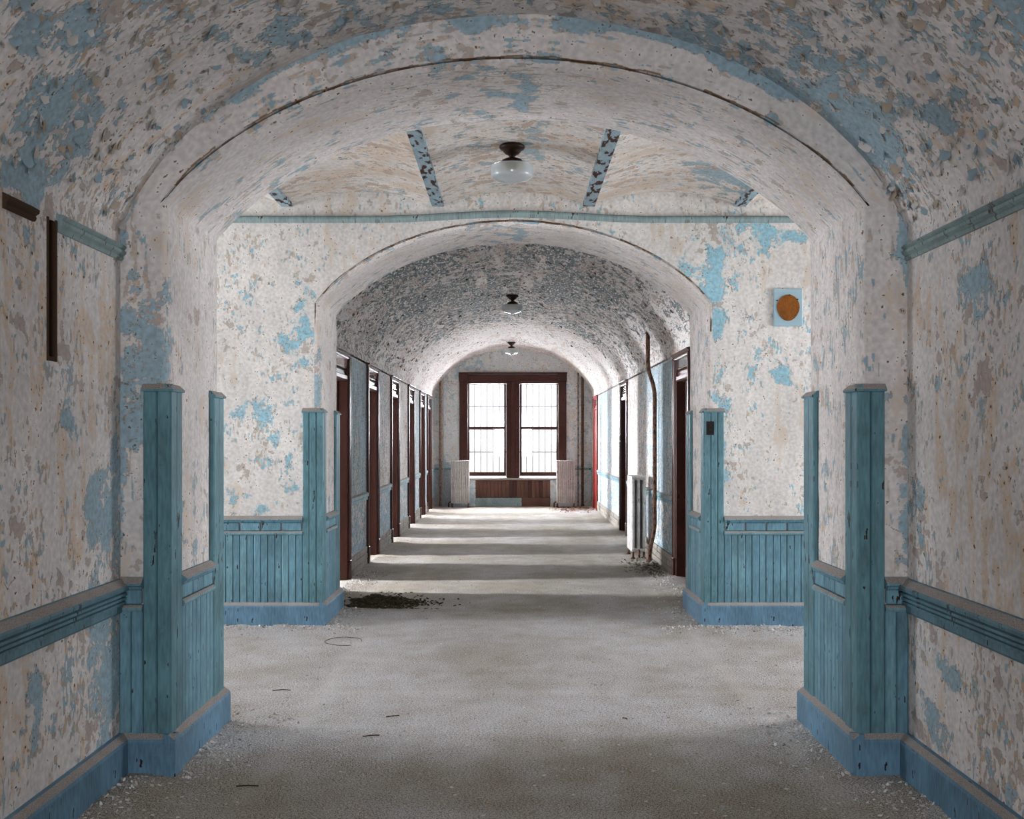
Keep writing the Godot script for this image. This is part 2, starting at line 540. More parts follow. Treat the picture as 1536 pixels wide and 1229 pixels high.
	world_mapped(mat("rust", col(112, 84, 66), 0.8, rs[0], rs[1], 0.2), 1.6)
	world_mapped(mat("pipe_paint", col(170, 140, 124), 0.7, rs[0], rs[1], 0.2), 1.6)
	world_mapped(mat("beam", col(158, 184, 196), 0.7, rs[0], rs[1], 0.2), 0.7)
	world_mapped(mat("radiator_paint", col(214, 210, 206), 0.6, ch[0], ch[1], 0.1), 1.1)
	world_mapped(mat("dust", col(182, 176, 172), 0.98, gr[0], gr[1], 0.3), 0.8)
	world_mapped(mat("plain_plaster", col(206, 202, 198), 0.95, gr[0], gr[1], 0.1), 0.5)
	world_mapped(mat("block", col(176, 170, 160), 0.8, gr[0], gr[1], 0.3), 0.8)
	mat("dark_bronze", col(46, 30, 22), 0.45).metallic = 0.4
	mat("rotten", col(70, 52, 40), 0.95)
	mat("black_plate", col(24, 22, 24), 0.35)
	mat("plaque_blue", col(160, 190, 202), 0.6)
	world_mapped(mat("plaque_oval", col(148, 88, 24), 0.7, ch[0], ch[1], 0.05), 2.0)
	mat("fitter", col(196, 180, 140), 0.4)
	var opal := mat("opal_glass", Color(0.74, 0.78, 0.80, 0.5), 0.06)
	opal.transparency = BaseMaterial3D.TRANSPARENCY_ALPHA
	opal.metallic_specular = 0.6
	var pane := mat("pane", Color(1, 1, 1, 0.05), 0.03)
	pane.transparency = BaseMaterial3D.TRANSPARENCY_ALPHA
	pane.metallic_specular = 0.5
	mat("bar_iron", col(70, 66, 66), 0.7)
	for k in ["chip", "flake", "soil"]:
		mat(k, Color.WHITE, 0.95).vertex_color_use_as_albedo = true

# spots of blue left on the near arch, as [along the opening, across the sheet, ...]
func arch_spots() -> Array:
	var out := []
	var r := RandomNumberGenerator.new()
	r.seed = 5
	var total := arch_length()
	out.append_array([[1.95, 0.16, 0.35, 0.10, 60], [2.15, 0.30, 0.20, 0.10, 50], [1.45, 0.05, 0.35, 0.05, 50], [1.10, 0.60, 0.35, 0.20, 52], [1.3, 0.04, 0.5, 0.04, 45]])
	out.append_array([[total - 1.9, 0.07, 0.5, 0.035, 70], [total - 1.3, 0.08, 0.2, 0.05, 60], [total - 1.75, 0.19, 0.05, 0.05, 55], [total - 1.0, 0.07, 0.2, 0.04, 60]])
	for k in 46:
		var s := r.randf_range(2.4, total - 2.4)
		out.append([s, r.randf_range(0.03, 0.10), r.randf_range(0.05, 0.22), 0.03, 50])
	for k in 18:
		var s := r.randf_range(2.6, total - 2.6)
		out.append([s, 0.25 + r.randf_range(-0.01, 0.02), r.randf_range(0.02, 0.05), 0.02, 50])
	for k in 14:
		out.append([r.randf_range(2.6, total - 2.6), r.randf_range(0.4, 1.1), r.randf_range(0.03, 0.08), 0.03, 50])
	out.append([total * 0.5 + 0.08, 0.75, 0.05, 0.3, 52])
	return out

# ---------------------------------------------------------------- profiles
# `rise` is the height of the crown.
# the outline of an arch opening: [point, outward normal, distance along] from the left foot over the crown to the right foot
func opening(hw: float, spring: float, rise: float) -> Array:
	var pts := []
	var nrm := []
	for k in 13:
		pts.append(Vector2(-hw, -0.05 + (spring + 0.05) * k / 13.0))
		nrm.append(Vector2(-1, 0))
	var t0 := acos(hw / 1.9)
	for k in 73:
		var t := PI - t0 - (PI - 2 * t0) * k / 72.0
		pts.append(Vector2(1.9 * cos(t), rise + 1.40 * (sin(t) - 1.0)))
		nrm.append(Vector2(cos(t) / 1.9, sin(t) / 1.40).normalized())
	for e in 6:   # the corner where arch and upright meet is eased
		nrm[13 + e] = Vector2(-1, 0).lerp(nrm[13 + e], e / 6.0).normalized()
		nrm[85 - e] = Vector2(1, 0).lerp(nrm[85 - e], e / 6.0).normalized()
	for k in 13:
		pts.append(Vector2(hw, -0.05 + (spring + 0.05) * (12 - k) / 13.0))
		nrm.append(Vector2(1, 0))
	var out := []
	var s := 0.0
	for k in pts.size():
		if k:
			s += pts[k].distance_to(pts[k - 1])
		out.append([pts[k], nrm[k], s])
	return out

func arch_length() -> float:
	var o := opening(PIER, 2.60, 3.272)
	return o[o.size() - 1][2]

func arch_wall(front: float, back: float, outer_front: bool, lift := 0.0) -> ArrayMesh:
	var o := opening(PIER, 2.60 + lift, 3.272 + lift)
	var total: float = o[o.size() - 1][2]
	# across: [outward offset, depth, how much of it is the bead that dies away at the foot of the arch]
	var cut := [[0.30, 0.0, 0], [0.22, 0.0, 0], [0.15, 0.0, 0], [0.08, 0.0, 0], [0.050, 0.0, 0], [0.046, 0.007, 1], [0.042, 0.007, 1], [0.038, -0.004, 1], [0.031, -0.006, 1], [0.023, -0.001, 1], [0.014, 0.009, 0], [0.006, 0.022, 0], [0.002, 0.04, 0], [0.0, 0.08, 0], [0.0, 0.2, 0], [0.0, 0.4, 0], [0.0, 0.6, 0], [0.0, back - front - 0.05, 0], [0.006, back - front - 0.02, 0], [0.02, back - front, 0]]
	var b := MB.new()
	var rows := []
	var uvs := []
	var soft := FastNoiseLite.new()
	soft.seed = 9
	soft.frequency = 2.2
	for c in cut:
		var row := PackedVector3Array()
		var uv := PackedVector2Array()
		for q in o:
			var p: Vector2 = q[0] + q[1] * c[0]
			var fade := clampf((q[0].y - 2.62) / 0.12, 0.0, 1.0)
			var d: float = c[1] * (fade if c[2] else 1.0)
			var wob: float = soft.get_noise_2d(q[2] * 1.5, c[0] * 8 + c[1] * 1.5) * 0.006
			if c[1] > 0.06:
				p += q[1] * wob
			row.append(Vector3(p.x, p.y, -front - d + (wob if c[0] < 0.2 and c[1] < 0.06 and c[0] > 0.08 else 0.0)))
			uv.append(Vector2(q[2] / total, (0.30 - c[0] + maxf(c[1], 0.0)) / 1.263))
		rows.append(row)
		uvs.append(uv)
	if not outer_front:
		rows = rows.slice(4)
		uvs = uvs.slice(4)
	b.sheet(rows, uvs, func(p): return Vector3(-p.x, 1.0 - p.y, 0.6))
	var m := b.to()
	# the flat faces out to the ends of the cross hall
	for side in 2:
		var f := MB.new()
		for k in o.size() - 1:
			var p := []
			var off := 0.050 if side == 0 else 0.02
			for j in [k, k + 1]:
				var a: Vector2 = o[j][0] + o[j][1] * off
				var e := Vector2(signf(a.x) * CROSS, a.y)
				if o[j][0].y > 2.60 + lift:
					var dir := a - Vector2(0, 2.0)
					var t1 := CROSS / maxf(absf(dir.x), 0.001)
					var t2 := (TOP - 2.0) / maxf(dir.y, 0.001)
					e = Vector2(0, 2.0) + dir * minf(t1, t2)
				p.append([a, e])
			var z := -front if side == 0 else -back
			if side == 0 and outer_front:
				z -= 0.003
			var pts := []
			var uv := []
			for q in [p[0][0], p[0][1], p[1][1], p[1][0]]:
				pts.append(Vector3(q.x, q.y, z))
				uv.append(Vector2((q.x + 2.695) / 5.389, q.y / 3.6))
			f.quad(pts[0], pts[1], pts[2], pts[3], Vector3(0, 0, 1 if side == 0 else -1), uv[0], uv[1], uv[2], uv[3])
		# corners that the rays leave out
		f.to(m)
	return m

func vault_at(t: float, spring: float, crown: float) -> Vector2:
	var x := 1.9 * cos(t)
	var y := crown - 1.41 * (1.0 - sin(t))
	if absf(x) > HALL:
		y = lerpf(crown - 1.41 * (1.0 - sqrt(1.0 - pow(HALL / 1.9, 2))), spring, clampf((absf(x) - HALL) / (1.9 - HALL), 0, 1))
		x = signf(x) * HALL
	return Vector2(x, y)

func vault(d0: float, d1: float, spring: float, crown: float, steps: int, uv_of: Callable, from := 0.0, upto := PI) -> MB:
	var b := MB.new()
	var soft := FastNoiseLite.new()
	soft.seed = 21
	soft.frequency = 1.3
	var rows := []
	var uvs := []
	for j in steps + 1:
		var d := lerpf(d0, d1, float(j) / steps)
		var row := PackedVector3Array()
		var uv := PackedVector2Array()
		var s := 0.0
		var last := Vector2.ZERO
		for k in 61:
			var t := from + (upto - from) * k / 60.0
			var p := vault_at(t, spring, crown)
			if k:
				s += p.distance_to(last)
			last = p
			var wob := soft.get_noise_3d(p.x * 2, p.y * 2, d * 2) * 0.02 * sin(t)
			row.append(Vector3(p.x, p.y + wob * 0.6, -d))
			uv.append(uv_of.call(s, d, t))
		rows.append(row)
		uvs.append(uv)
	b.sheet(rows, uvs, func(p): return Vector3(-p.x, 1.0 - p.y, 0))
	return b

# ---------------------------------------------------------------- wainscot
const BASE_PROFILE := [Vector2(0, -0.03), Vector2(0.055, -0.03), Vector2(0.055, 0.165), Vector2(0.050, 0.178), Vector2(0.022, 0.200), Vector2(0, 0.200)]
const CAP_PROFILE := [Vector2(0, 0.862), Vector2(0.030, 0.862), Vector2(0.034, 0.872), Vector2(0.046, 0.880), Vector2(0.046, 0.888), Vector2(0.012, 0.915), Vector2(0, 0.915)]
const RAIL_PROFILE := [Vector2(0, 0.758), Vector2(0.030, 0.758), Vector2(0.036, 0.768), Vector2(0.034, 0.778), Vector2(0.024, 0.788), Vector2(0, 0.788)]

func boards(root: Node3D, f: Transform3D, x0: float, x1: float, y0: float, y1: float, width: float, called := "board", mats := ["board_a", "board_b", "board_c"], deep := 0.022) -> void:
	var count := maxi(1, roundi((x1 - x0) / width))
	var w := (x1 - x0) / count
	for k in count:
		put(called, cbox(Vector3(w - 0.003, y1 - y0, deep + 0.002 * (rng.randi() % 3 - 1)), 0.006), M[mats[rng.randi() % mats.size()]], root, f * T(x0 + (k + 0.5) * w, y0, 0))

func low_panel(root: Node3D, f: Transform3D, x0: float, x1: float, base_from := -1.0, base_to := -1.0) -> void:
	boards(root, f, x0, x1, 0.19, 0.765, 0.058)
	var len := x1 - x0
	put("rail", moulding(RAIL_PROFILE, len, [3]), [M.rail, M.dust], root, f * T(x0))
	var count := maxi(1, roundi(len / 0.17))
	for k in count:
		var w := len / count
		put("frieze_panel", cbox(Vector3(w - 0.012, 0.07, 0.022), 0.006), M[["board_a", "board_b"][k % 2]], root, f * T(x0 + (k + 0.5) * w, 0.79, 0))
	put("cap", moulding(CAP_PROFILE, len, [4]), [M.board_b, M.dust], root, f * T(x0))

func base_run(root: Node3D, f: Transform3D, x0: float, x1: float) -> void:
	put("base_board", moulding(BASE_PROFILE, x1 - x0, [3]), [M.base, M.dust], root, f * T(x0))

func tall_post(root: Node3D, f: Transform3D, x0: float, x1: float, parts: int) -> void:
	boards(root, f, x0, x1, 0.19, 1.775, (x1 - x0) / parts, "post_board", ["post"], 0.025)
	put("post_cap", moulding([Vector2(0, 1.770), Vector2(0.034, 1.770), Vector2(0.036, 1.780), Vector2(0.012, 1.800 + rng.randf() * 0.01), Vector2(0, 1.806)], x1 - x0 + 0.008, [2, 3]), [M.post, M.dust], root, f * T(x0 - 0.004))

func pier(sd: float, front: float, back: float, near: bool) -> void:
	var word := "near" if near else "second"
	var which := "beside the recessed slot wall" if sd < 0 else "opposite the slot wall"
	if not near:
		which = "with dark debris heap at its foot" if sd < 0 else "with black switch plate on its post"
	var at := Vector3(sd * 1.575, 0, -front)
	var root := thing("wainscot", "teal beadboard wainscot and tall posts on the %s arch pier %s" % [word, which], "wainscot", at, "arch pier wainscots", "structure")
	var inv := T(-at.x, -at.y, -at.z)
	# front face
	var outer := HALL if near else 3.3
	var x_left := -outer if sd < 0 else 1.575
	var f := inv * frame(Vector3(x_left, 0, -front), Vector3(0, 0, 1))
	var len := outer - 1.575
	var pw := 0.13 if near else 0.168
	if sd < 0:
		tall_post(root, f, len - pw, len, 2 if near else 3)
		low_panel(root, f, 0, len - pw)
		base_run(root, f, 0, len + 0.029)
	else:
		tall_post(root, f, 0, pw, 2 if near else 3)
		low_panel(root, f, pw, len)
		base_run(root, f, -0.029, len)
	# reveal
	var deep := back - front
	if sd < 0:
		f = inv * frame(Vector3(-PIER, 0, -front), Vector3(1, 0, 0))
		tall_post(root, f, -0.025, 0.15, 2)
		low_panel(root, f, 0.15, deep - 0.19)
		tall_post(root, f, deep - 0.19, deep + 0.01, 2)
		base_run(root, f, -0.0542, deep + 0.03)
	else:
		f = inv * frame(Vector3(PIER, 0, -back), Vector3(-1, 0, 0))
		tall_post(root, f, -0.01, 0.19, 2)
		low_panel(root, f, 0.19, deep - 0.15)
		tall_post(root, f, deep - 0.15, deep + 0.025, 2)
		base_run(root, f, -0.03, deep + 0.0542)

# ---------------------------------------------------------------- doors
func door(d_far: float, sd: float, width: float, label: String, closed_red := false) -> void:
	var d_near := d_far - width
	var at := Vector3(sd * HALL, 0, -(d_near + d_far) * 0.5)
	var root := thing("door", label, "door frame", at, "corridor doorways", "structure")
	var f := frame(Vector3.ZERO, Vector3(-sd, 0, 0))
	var hw := width * 0.5
	var wood: Material = M.red_paint if closed_red else M.brown_wood
	for e in [-1.0, 1.0]:
		put("jamb", cbox(Vector3(0.035, 2.44, 0.27), 0.004), wood, root, f * T(e * (hw - 0.0175), 0, -0.265))
		put("door_stop", cbox(Vector3(0.03, 2.19, 0.04), 0.003), wood, root, f * T(e * (hw - 0.05), 0, -0.14))
		var cs := put("casing", moulding([Vector2(0, 0), Vector2(0.012, 0), Vector2(0.026, 0.02), Vector2(0.026, 0.045), Vector2(0.018, 0.05), Vector2(0.018, 0.085), Vector2(0.03, 0.09), Vector2(0.03, 0.105), Vector2(0, 0.105)], 2.45), wood, root)
		cs.transform = f * Transform3D(Basis(Vector3(0, 1, 0), Vector3(e, 0, 0), Vector3(0, 0, 1)), Vector3(e * (hw - 0.005), 0, 0))
		put("plinth", cbox(Vector3(0.11, 0.22, 0.036), 0.004), wood, root, f * T(e * (hw + 0.05), 0, 0))
	var hl := width + 0.22
	put("head_casing", moulding([Vector2(0, 2.425), Vector2(0.016, 2.425), Vector2(0.022, 2.437), Vector2(0.016, 2.447), Vector2(0.026, 2.457), Vector2(0.022, 2.467), Vector2(0.046, 2.482), Vector2(0.046, 2.49), Vector2(0, 2.50)], hl), wood, root, f * T(-hl * 0.5))
	put("transom_bar", moulding([Vector2(-0.2, 2.185), Vector2(-0.01, 2.185), Vector2(0.008, 2.2), Vector2(0.008, 2.238), Vector2(-0.012, 2.25), Vector2(-0.012, 2.29), Vector2(0.006, 2.30), Vector2(-0.03, 2.315), Vector2(-0.2, 2.315)], width - 0.07), wood, root, f * T(-hw + 0.035))
	var sash := put("transom_sash", cbox(Vector3(width - 0.075, 0.022, 0.03), 0.003), wood, root, f * T(0, 2.315, -0.035))
	put("pane", cbox(Vector3(width - 0.08, 0.112, 0.004), 0.0005), M.pane, sash, T(0, 0.0, 0.026))
	if closed_red:
		var leaf := put("leaf", cbox(Vector3(width - 0.08, 2.17, 0.04), 0.003), M.red_paint, root, f * T(0, 0.01, -0.045))
		for y in [0.2, 1.2]:
			for e in [-1.0, 1.0]:
				put("panel", cbox(Vector3(0.28, 0.8, 0.012), 0.01), M.red_paint, leaf, T(e * 0.19, y, 0.036))

# ---------------------------------------------------------------- light fittings, radiators
func ceiling_lamp(at: Vector3, label: String) -> void:
	var root := thing("ceiling_lamp", label, "lamp", at, "ceiling lamps along the crown")
	var b := MB.new()
	b.lathe([[0.0, 0.0], [0.072, 0.0], [0.088, -0.012], [0.090, -0.022], [0.082, -0.034], [0.066, -0.040], [0.060, -0.052], [0.046, -0.066], [0.028, -0.074], [0.020, -0.086], [0.020, -0.094], [0.0, -0.095]])
	put("canopy", b.to(), M.dark_bronze, root)
	b = MB.new()
	b.lathe([[0.018, -0.086], [0.024, -0.092], [0.050, -0.100], [0.072, -0.112], [0.077, -0.128], [0.077, -0.136], [0.070, -0.136], [0.066, -0.118], [0.02, -0.105]])
	put("fitter_cap", b.to(), M.dark_bronze, root)
	b = MB.new()
	b.lathe([[0.066, -0.118], [0.068, -0.135], [0.070, -0.150], [0.080, -0.153]])
	put("fitter_neck", b.to(), M.fitter, root)
	b = MB.new()
	var prof := [[0.070, -0.140], [0.105, -0.142], [0.138, -0.145], [0.148, -0.149], [0.152, -0.157], [0.152, -0.175], [0.150, -0.200], [0.147, -0.220], [0.144, -0.228], [0.136, -0.236], [0.112, -0.246], [0.084, -0.255], [0.056, -0.262], [0.034, -0.267], [0.018, -0.272], [0.010, -0.279], [0.0, -0.281]]
	b.lathe(prof, 40)
	put("globe", b.to(), M.opal_glass, root)

func radiator_section() -> ArrayMesh:
	if cache.has("section"):
		return cache.section
	var b := MB.new()
	for z in [-0.07, 0.0, 0.07]:
		b.tube([Vector3(0, 0.10, z), Vector3(0, 0.14, z), Vector3(0, 1.0, z), Vector3(0, 1.06, z * 0.9)], 0.0215, 8)
	for y in [0.115, 1.045]:
		b.tube([Vector3(0, y, -0.085), Vector3(0, y, 0.085)], 0.026, 8)
	cache.section = b.to()
	return cache.section

func radiator(at: Vector3, turn: float, count: int, label: String) -> void:
	var root := thing("radiator", label, "radiator", at, "cast iron radiators")
	root.rotation.y = turn
	for k in count:
		var x := (k - (count - 1) * 0.5) * 0.047
		put("section", radiator_section(), M.radiator_paint, root, T(x))
	for e in [-1.0, 1.0]:
		for z in [-0.07, 0.07]:
			var b := MB.new()
			b.lathe([[0.03, 0.0], [0.03, 0.012], [0.016, 0.03], [0.016, 0.11]], 10)
			put("foot", b.to(), M.rust, root, T(e * (count - 1) * 0.5 * 0.047, 0, z))
	var v := MB.new()
	v.tube([Vector3(-count * 0.5 * 0.047 - 0.05, 0.0, 0), Vector3(-count * 0.5 * 0.047 - 0.05, 0.09, 0), Vector3(-count * 0.5 * 0.047 - 0.03, 0.115, 0), Vector3(-count * 0.5 * 0.047 + 0.02, 0.115, 0)], 0.016, 8)
	put("supply_pipe", v.to(), M.rust, root)

func pipe(called: String, path: Array, r: float, m: Material, label: String) -> void:
	var root := thing(called, label, "pipe", path[0], "exposed pipes")
	var smooth := []
	for k in path.size():
		if k == 0 or k == path.size() - 1:
			smooth.append(path[k] - path[0])
		else:
			var p: Vector3 = path[k]
			var a: Vector3 = p + (path[k - 1] - p).normalized() * minf(0.12, p.distance_to(path[k - 1]) * 0.4)
			var b: Vector3 = p + (path[k + 1] - p).normalized() * minf(0.12, p.distance_to(path[k + 1]) * 0.4)
			for t in [0.0, 0.25, 0.5, 0.75, 1.0]:
				smooth.append(a.lerp(p, t).lerp(p.lerp(b, t), t) - path[0])
	var mb := MB.new()
	mb.tube(smooth, r, 12)
	put("tube", mb.to(), m, root)
	for e in [0, smooth.size() - 1]:
		var c := MB.new()
		var other: Vector3 = smooth[1] if e == 0 else smooth[e - 1]
		var dir: Vector3 = (other - smooth[e]).normalized()
		c.tube([smooth[e] + dir * 0.01, smooth[e] + dir * 0.05], r * 1.35, 12)
		put("collar", c.to(), m, root)

# ---------------------------------------------------------------- loose matter
func scatter(called: String, mesh: ArrayMesh, m: Material, places: Array, label: String, category: String) -> void:
	var mm := MultiMesh.new()
	mm.transform_format = MultiMesh.TRANSFORM_3D
	mm.use_colors = true
	mm.mesh = mesh
	mm.instance_count = places.size()
	for k in places.size():
		mm.set_instance_transform(k, places[k][0])
		mm.set_instance_color(k, places[k][1])
	var o := MultiMeshInstance3D.new()
	o.name = numbered(called)
	o.multimesh = mm
	mesh.surface_set_material(0, m)
	add_child(o)
	tag(o, label, category, "", "stuff")

func shard_mesh(sd: int) -> ArrayMesh:
	var r := RandomNumberGenerator.new()
	r.seed = sd
	var b := MB.new()
	var ring := []
	for k in 6:
		var q := TAU * k / 6 + r.randf_range(-0.3, 0.3)
		var l := r.randf_range(0.3, 0.55)
		ring.append(Vector3(cos(q) * l, 0, sin(q) * l * 0.8))
	for k in 6:
		var p: Vector3 = ring[k]
		var q: Vector3 = ring[(k + 1) % 6]
		var up := Vector3(0, 0.16, 0)
		b.tri(up, p + up * 0.7, q + up * 0.9, Vector3(0, 1, 0))
		var nn := (p + q).normalized()
		b.quad(p, q, q + up * 0.9, p + up * 0.7, nn)
	return b.to()

func curl_mesh() -> ArrayMesh:
	var b := MB.new()
	var rows := []
	var uvs := []
	for j in 5:
		var t := j / 4.0
		var row := PackedVector3Array()
		var uv := PackedVector2Array()
		for k in 4:
			var s := k / 3.0 - 0.5
			var edge := 1.0 - 0.35 * t * absf(s) * 2.0
			row.append(Vector3(s * (1.0 - 0.25 * t), t * t * 0.55 - 0.02, t * 0.9 * edge - 0.1))
			uv.append(Vector2(s, t))
		rows.append(row)
		uvs.append(uv)
	b.sheet(rows, uvs, func(_p): return Vector3(0, 1, -0.5))
	return b.to()

var floor_noise := FastNoiseLite.new()
func ground(x: float, d: float) -> float:
	var y := floor_noise.get_noise_2d(x * 3.0, d * 3.0) * 0.010 + floor_noise.get_noise_2d(x * 14.0 + 50, d * 14.0) * 0.004
	var gap := 1.0
	for a in [[DA, DB], [DC, DD]]:
		if d > a[0] - 0.5 and d < a[1] + 0.4:
			gap = minf(gap, Vector2(maxf(0.0, 1.545 - absf(x)), maxf(0.0, maxf(a[0] - 0.05 - d, d - a[1]))).length())
	if d < DA or d > DD:
		gap = minf(gap, absf(HALL - 0.05 - absf(x)))
	y += 0.03 * maxf(0.0, 1.0 - gap / 0.28) * (0.6 + 0.8 * floor_noise.get_noise_2d(x * 9 + 9, d * 9))
	return y

# ================================================================ build
func _ready() -> void:
	rng.seed = 4
	floor_noise.seed = 31
	floor_noise.frequency = 0.35
	# ---- camera
	var cam := Camera3D.new()
	cam.name = "camera"
	cam.projection = Camera3D.PROJECTION_FRUSTUM
	cam.near = 0.05
	cam.far = 120.0
	cam.keep_aspect = Camera3D.KEEP_HEIGHT
	cam.size = 0.05 * 1229.0 / 1600.0
	cam.frustum_offset = Vector2(-1.0 / 1600.0, 44.5 / 1600.0) * 0.05
	cam.position = Vector3(-0.006, 1.55, 0)
	add_child(cam)
	cam.current = true
	# ---- overcast sky, exposure
	var env := Environment.new()
	var sky := Sky.new()
	var sm := ProceduralSkyMaterial.new()
	sm.sky_top_color = Color8(236, 240, 248)
	sm.sky_horizon_color = Color8(246, 248, 252)
	sm.ground_bottom_color = Color8(222, 222, 220)
	sm.ground_horizon_color = Color8(238, 240, 242)
	sm.sun_angle_max = 0.0
	sm.energy_multiplier = 1.6
	sky.sky_material = sm
	env.background_mode = Environment.BG_SKY
	env.sky = sky
	env.tonemap_mode = Environment.TONE_MAPPER_LINEAR
	env.tonemap_exposure = 1.0
	env.sdfgi_enabled = true
	env.ssao_enabled = true
	env.ssil_enabled = true
	var we := WorldEnvironment.new()
	we.name = "overcast_sky"
	we.environment = env
	add_child(we)
	# ---- daylight at each window: centre, direction it shines, size, radiance
	var room_light := 560.0
	var panes := [
		[Vector3(-CROSS - 0.32, 1.85, -7.315), Vector3(1, 0, 0), Vector2(2.2, 2.4), 18.0],
		[Vector3(CROSS + 0.32, 1.85, -7.315), Vector3(-1, 0, 0), Vector2(2.2, 2.4), 18.0],
		[Vector3(0, 1.75, 4.55), Vector3(0, 0, -1), Vector2(2.0, 2.2), 13.0],
		[Vector3(0, 2.7, -DE - 1.6), Vector3(0, -0.40, 1), Vector2(3.2, 2.6), 82.0],
	]
	for d in DOOR_FAR:
		panes.append([Vector3(-ROOM - 0.30, 1.8, -(d - 0.45)), Vector3(1, 0, 0), Vector2(0.5, 1.9), room_light])
	for p in panes:
		var l := AreaLight3D.new()
		l.name = "window_daylight"
		l.area_size = p[2]
		l.light_color = Color8(242, 245, 252)
		l.light_energy = p[3] * p[2].x * p[2].y / PI
		l.area_range = 40.0
		l.area_attenuation = 2.0
		l.shadow_enabled = true
		add_child(l, true)
		l.look_at_from_position(p[0], p[0] + p[1], Vector3.UP)
	textures()
	print("textures done ", Time.get_ticks_msec())
	build_shell()
	build_trim()
	build_end()
	build_objects()
	build_loose()
	print("built ", Time.get_ticks_msec())

func face(b: MB, p: Vector3, e1: Vector3, e2: Vector3, nn: Vector3, uv_of: Callable) -> void:
	b.quad(p, p + e1, p + e1 + e2, p + e2, nn, uv_of.call(p), uv_of.call(p + e1), uv_of.call(p + e1 + e2), uv_of.call(p + e2))

# a wall across x with a window hole; returns a solid made of four blocks
func holed(axis: int, at: float, thick: float, lo: Vector2, hi: Vector2, hole_lo: Vector2, hole_hi: Vector2) -> MB:
	var b := MB.new()
	var parts := [[lo, Vector2(hole_lo.x, hi.y)], [Vector2(hole_hi.x, lo.y), hi], [Vector2(hole_lo.x, lo.y), Vector2(hole_hi.x, hole_lo.y)], [Vector2(hole_lo.x, hole_hi.y), Vector2(hole_hi.x, hi.y)]]
	for q in parts:
		if axis == 0:
			b.box(Vector3(minf(at, at + thick), q[0].y, q[0].x), Vector3(maxf(at, at + thick), q[1].y, q[1].x))
		else:
			b.box(Vector3(q[0].x, q[0].y, minf(at, at + thick)), Vector3(q[1].x, q[1].y, maxf(at, at + thick)))
	return b

